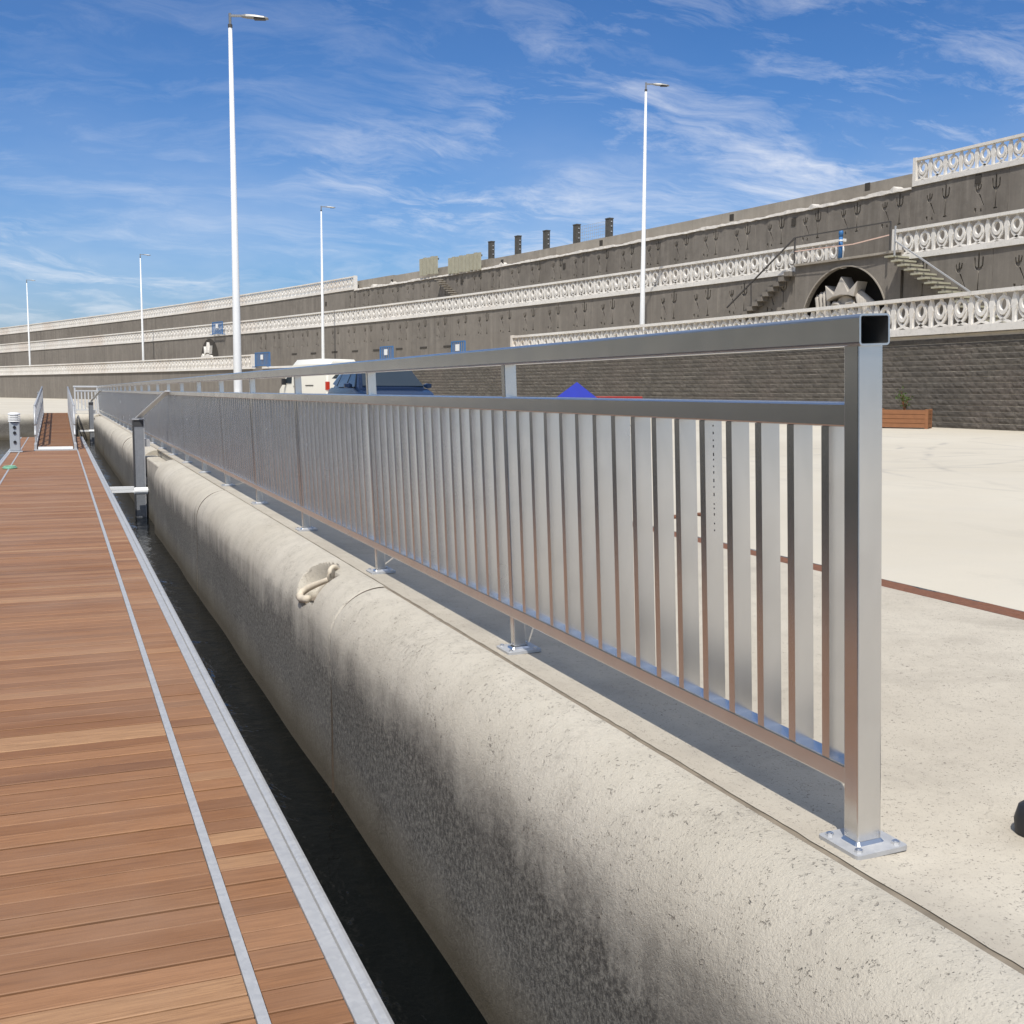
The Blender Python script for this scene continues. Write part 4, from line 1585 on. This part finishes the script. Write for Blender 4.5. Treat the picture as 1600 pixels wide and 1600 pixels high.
# ------------------------------------------------------------------ vehicles
def wheel(g, x, y, r, w, face):
    h = bpy.data.objects.new('wheel', None)
    COL.objects.link(h)
    h.parent = g
    h.location = (x, y, r)
    m_ = MB()
    m_.tube([(-w/2, 0, 0), (-w/2+.03, 0, 0), (w/2-.03, 0, 0), (w/2, 0, 0)], [r-.03, r, r, r-.03], 24)
    m_.build('tyre', 'rubber', h, True)
    m_ = MB()
    m_.tube([(face*(w/2-.01), 0, 0), (face*(w/2+.006), 0, 0)], [r*.62, r*.58], 20)
    m_.build('rim', 'galvanised_steel', h)


def shell(rings, name, mat, parent, smooth=True, bevel=0.):
    m_ = MB()
    m_.ring_loft(rings)
    me = m_.mesh(name)
    if smooth:
        shaded_smooth(me, 32)
    return obj(name, me, mat, parent, bevel)


def car_rings(stations):
    out = []
    for y, hw, z0, z1, tw in stations:
        out.append([(-hw*.92, y, z0), (-hw, y, z0+.18), (-hw, y, z0+(z1-z0)*.75), (-hw*tw, y, z1), (-hw*tw*.5, y, z1+.015), (hw*tw*.5, y, z1+.015), (hw*tw, y, z1), (hw, y, z0+(z1-z0)*.75), (hw, y, z0+.18), (hw*.92, y, z0)])
    return out


def quad_pane(name, pts, mat, parent, push=.006):
    a, b_, c_, d = [Vector(p) for p in pts]
    n = (b_-a).cross(d-a).normalized()*push
    m_ = MB()
    m_.add([a+n, b_+n, c_+n, d+n, a-n, b_-n, c_-n, d-n], [(0, 1, 2, 3), (7, 6, 5, 4), (0, 4, 5, 1), (1, 5, 6, 2), (2, 6, 7, 3), (3, 7, 4, 0)])
    return m_.build(name, mat, parent)


# dark blue hatchback; local -y is its front
car = thing('parked_car', 'dark blue hatchback parked facing the camera behind the railing', 'car', (6.98, 25.55, 0))
shell(car_rings([(-2.05, .62, .30, .62, .8), (-1.98, .80, .22, .74, .85), (-1.5, .87, .20, .90, .88), (-.85, .89, .20, 1.0, .93), (.2, .90, .20, 1.0, .95), (1.4, .90, .20, 1.02, .95), (1.95, .86, .25, .98, .93), (2.05, .78, .35, .80, .9)]), 'body', 'car_paint', car)
gh = []
for y, hb, ht, zb, zt in ((-1.02, .80, .72, .97, 1.0), (-.28, .82, .62, .97, 1.43), (.10, .82, .64, .97, 1.475), (.9, .82, .64, .97, 1.47), (1.55, .80, .60, .97, 1.38), (1.95, .78, .66, .97, 1.02)):
    gh.append([(-hb, y, zb), (-ht, y, zt), (-ht*.5, y, zt+.02), (ht*.5, y, zt+.02), (ht, y, zt), (hb, y, zb)])
shell(gh, 'cabin', 'car_paint', car)
quad_pane('windscreen', [(-.70, -.965, 1.035), (.70, -.965, 1.035), (.575, -.36, 1.405), (-.575, -.36, 1.405)], 'glass', car, .03)
for s in (-1, 1):
    quad_pane('side_window', [(s*.812, -.70, 1.03), (s*.825, .02, 1.03), (s*.648, .04, 1.42), (s*.645, -.22, 1.40)], 'glass', car, .01)
    quad_pane('side_window', [(s*.825, .12, 1.03), (s*.82, .95, 1.03), (s*.655, .88, 1.42), (s*.650, .12, 1.42)], 'glass', car, .01)
    quad_pane('side_window', [(s*.815, 1.03, 1.05), (s*.80, 1.5, 1.10), (s*.63, 1.35, 1.38), (s*.65, .96, 1.41)], 'glass', car, .01)
    m_ = MB()
    m_.ring_loft([[(s*.84, -.60, 1.03), (s*.84, -.60, 1.09), (s*.84, -.52, 1.09), (s*.84, -.52, 1.03)], [(s*.92, -.64, 1.0), (s*.92, -.64, 1.12), (s*.92, -.50, 1.12), (s*.92, -.50, 1.0)], [(s*1.02, -.62, 1.02), (s*1.02, -.62, 1.11), (s*1.02, -.52, 1.11), (s*1.02, -.52, 1.02)]])
    m_.build('wing_mirror', 'car_paint', car, bevel=.015)
    MB().box(s*.62-.14, s*.62+.14, -2.0, -1.86, .66, .78).build('headlight', 'glass', car, bevel=.02)
    MB().box(s*.70-.1, s*.70+.1, 1.94, 2.06, .78, .98).build('tail_light', 'tail_light', car, bevel=.02)
    for yy in (-1.28, 1.25):
        wheel(car, s*.80, yy, .31, .2, s)
MB().box(-.45, .45, -2.07, -2.0, .30, .5).build('grille', 'black_plastic', car)
quad_pane('rear_window', [(.62, 1.93, 1.06), (-.62, 1.93, 1.06), (-.52, 1.62, 1.34), (.52, 1.62, 1.34)], 'glass', car, .01)
MB().box(-.26, .26, -2.085, -2.071, .38, .49).build('number_plate', 'white_plastic', car)

# white van; local +y is its front
van = thing('parked_van', 'cream white high-roof van parked with its rear to the camera', 'van', (11.70, 54.5, 0), rz=R(15))
vr = []
for y, hw, z0, z1, tw in ((-2.62, .82, .45, 2.30, .80), (-2.55, .88, .38, 2.40, .80), (-1.5, .92, .35, 2.44, .80), (.9, .92, .35, 2.42, .80), (1.35, .91, .35, 2.20, .78), (1.85, .90, .35, 1.62, .82), (2.05, .89, .35, 1.30, .90), (2.55, .82, .40, 1.08, .85), (2.66, .72, .5, .85, .8)):
    vr.append([(-hw*.95, y, z0), (-hw, y, z0+.2), (-hw, y, z0+(z1-z0)*.45), (-hw*(tw+.12), y, z0+(z1-z0)*.88), (-hw*tw*.85, y, z1), (hw*tw*.85, y, z1), (hw*(tw+.12), y, z0+(z1-z0)*.88), (hw, y, z0+(z1-z0)*.45), (hw, y, z0+.2), (hw*.95, y, z0)])
shell(vr, 'body', 'van_paint', van)
quad_pane('windscreen', [(.70, 2.02, 1.33), (-.70, 2.02, 1.33), (-.62, 1.43, 2.08), (.62, 1.43, 2.08)], 'glass', van, .03)
for s in (-1, 1):
    quad_pane('side_window', [(s*.90, 1.75, 1.32), (s*.925, .95, 1.28), (s*.88, .95, 1.86), (s*.86, 1.35, 1.82)], 'glass', van, .012)
    MB().box(min(s*.93, s*1.14), max(s*.93, s*1.14), 1.52, 1.64, 1.22, 1.52).build('wing_mirror', 'black_plastic', van, bevel=.02)
    MB().box(s*.83-.07, s*.83+.095*1, -2.64, -2.50, .98, 1.36).build('tail_light', 'tail_light', van, bevel=.01)
    MB().box(min(s*.915, s*.94), max(s*.915, s*.94), -1.35, -.55, 1.17, 1.21).build('slide_track', 'black_plastic', van)
    MB().box(min(s*.915, s*.945), max(s*.915, s*.945), .55, .72, 1.12, 1.17).build('door_handle', 'black_plastic', van)
    for yy in (-1.55, 1.7):
        wheel(van, s*.80, yy, .34, .22, s)
MB().box(-.004, .004, -2.645, -2.60, .55, 2.2).build('door_gap', 'black_plastic', van)
MB().box(-.7, .7, -2.70, -2.55, .42, .58).build('bumper', 'black_plastic', van, bevel=.03)
MB().box(-.26, .26, -2.715, -2.701, .44, .55).build('number_plate', 'white_plastic', van)
for s in (-1, 1):
    quad_pane('rear_window', [(s*.10, -2.615, 1.5), (s*.62, -2.60, 1.5), (s*.56, -2.60, 2.0), (s*.10, -2.60, 2.0)], 'glass', van, .02)

# ------------------------------------------------------------------ yard things
tent = thing('tent', 'small bright blue pyramid tent standing in the yard', 'tent', (12.75, 27.2, 0), rz=R(-28))
m_ = MB()
hw = .98
m_.add([(-hw, -hw, .42), (hw, -hw, .42), (hw, hw, .42), (-hw, hw, .42), (0, 0, 1.2)], [(0, 1, 4), (1, 2, 4), (2, 3, 4), (3, 0, 4), (0, 3, 2, 1)])
m_.build('roof', 'blue_canvas', tent)
for a in range(4):
    M = Matrix.Rotation(a*math.pi/2, 4, 'Z')
    MB().box(-hw+.02, hw-.02, -hw+.01, -hw+.03, .0, .418, M).build('side_wall', 'blue_canvas', tent)
    MB().bar(M @ Vector((hw-.03, hw-.03, 0)), M @ Vector((hw-.03, hw-.03, .42)), .03).build('pole', 'galvanised_steel', tent)
tb = thing('trestle_table', 'low table with a red cover to the right of the blue tent', 'table', (14.3, 28.2, 0), rz=R(-20))
MB().box(-.8, .8, -.35, .35, .78, .818).build('cover', 'red_canvas', tb, bevel=.01)
for sx in (-.7, .7):
    for sy in (-.28, .28):
        MB().bar((sx, sy, 0), (sx, sy, .78), .04).build('leg', 'steel_dark', tb)
MB().box(-.8, .8, -.36, -.3501, .52, .778).build('valance', 'red_canvas', tb)

pln = thing('planter', 'wooden planter box with a small plant against the block wall', 'planter', (21.15, 24.35, 0), rz=R(-50))
for i in range(4):
    z0 = .03+i*.118
    for s in (-1, 1):
        MB().box(-.62, .62, s*.36-.018, s*.36+.018, z0, z0+.108).build('slat', 'planter_wood', pln)
        MB().box(s*.64-.018, s*.64+.018, -.34, .34, z0, z0+.108).build('slat', 'planter_wood', pln)
for sx in (-1, 1):
    for sy in (-1, 1):
        MB().box(sx*.625-.04, sx*.625+.04, sy*.345-.04, sy*.345+.04, 0, .52).build('corner_post', 'planter_wood', pln)
MB().box(-.61, .61, -.33, .33, .40, .44).build('soil', 'soil', pln)
plant = thing('shrub', 'sparse young shrub growing in the wooden planter', 'plant', (21.12, 24.32, .44))
random.seed(77)
leaves = MB()
for i in range(5):
    a = random.uniform(0, 6.28)
    tip = Vector((.16*math.cos(a), .16*math.sin(a), random.uniform(.32, .62)))
    MB().tube([(0, 0, 0), tip*.5+Vector((0, 0, .05)), tip], [.012, .009, .004], 6).build('stem', 'planter_wood', plant)
    for j in range(16):
        p_ = tip*random.uniform(.3, 1.05)+Vector((random.gauss(0, .05), random.gauss(0, .05), random.gauss(0, .03)))
        d = Vector((random.gauss(0, 1), random.gauss(0, 1), random.uniform(-.2, 1))).normalized()
        s_ = d.cross(Vector((random.random(), random.random(), .3))).normalized()*.018
        leaves.add([p_, p_+d*.045+s_, p_+d*.1, p_+d*.045-s_], [(0, 1, 2, 3)])
leaves.build('foliage', 'leaf', plant, fix=False)

bag = thing('tool_bag', 'black tool bag partly out of frame on the quay at right edge', 'bag', (2.012, 1.66, 0), rz=R(12))
m_ = MB()
pr = rrect(.22, .30, .04, 4)
m_.ring_loft([[(x, y, .002) for x, y in pr], [(x*1.02, y*1.02, .03) for x, y in pr], [(x*.98, y*.97, .062) for x, y in pr], [(x*.85, y*.84, .078) for x, y in pr]])
me = m_.mesh('bag_body'); shaded_smooth(me, 50); obj('bag_body', me, 'black_plastic', bag)
m_ = MB()
pr = rrect(.03, .16, .014, 3)
m_.ring_loft([[(x-.124, y-.03, .002) for x, y in pr], [(x-.124, y-.03, .045) for x, y in pr], [(x*.7-.12, y*.8-.03, .055) for x, y in pr]])
m_.build('side_pocket', 'grey_cloth', bag)
m_ = MB(); m_.tube([(.03, -.09, .07), (.05, -.08, .10), (.05, .08, .10), (.03, .09, .07)], .010, 8); m_.build('handle', 'black_plastic', bag, True)
# rusty scraps lying on the quay, glimpsed between the bars
for i, (x, y) in enumerate(((4.62, 7.45), (4.30, 7.38))):
    g = tag(MB().box(x-.10, x+.10, y-.05, y+.05, .001, .02).build('scrap_plate', 'rust', bevel=.006), 'small rusty steel plate on the yard glimpsed between bars, %s one' % ('right' if i == 0 else 'left'), 'plate')
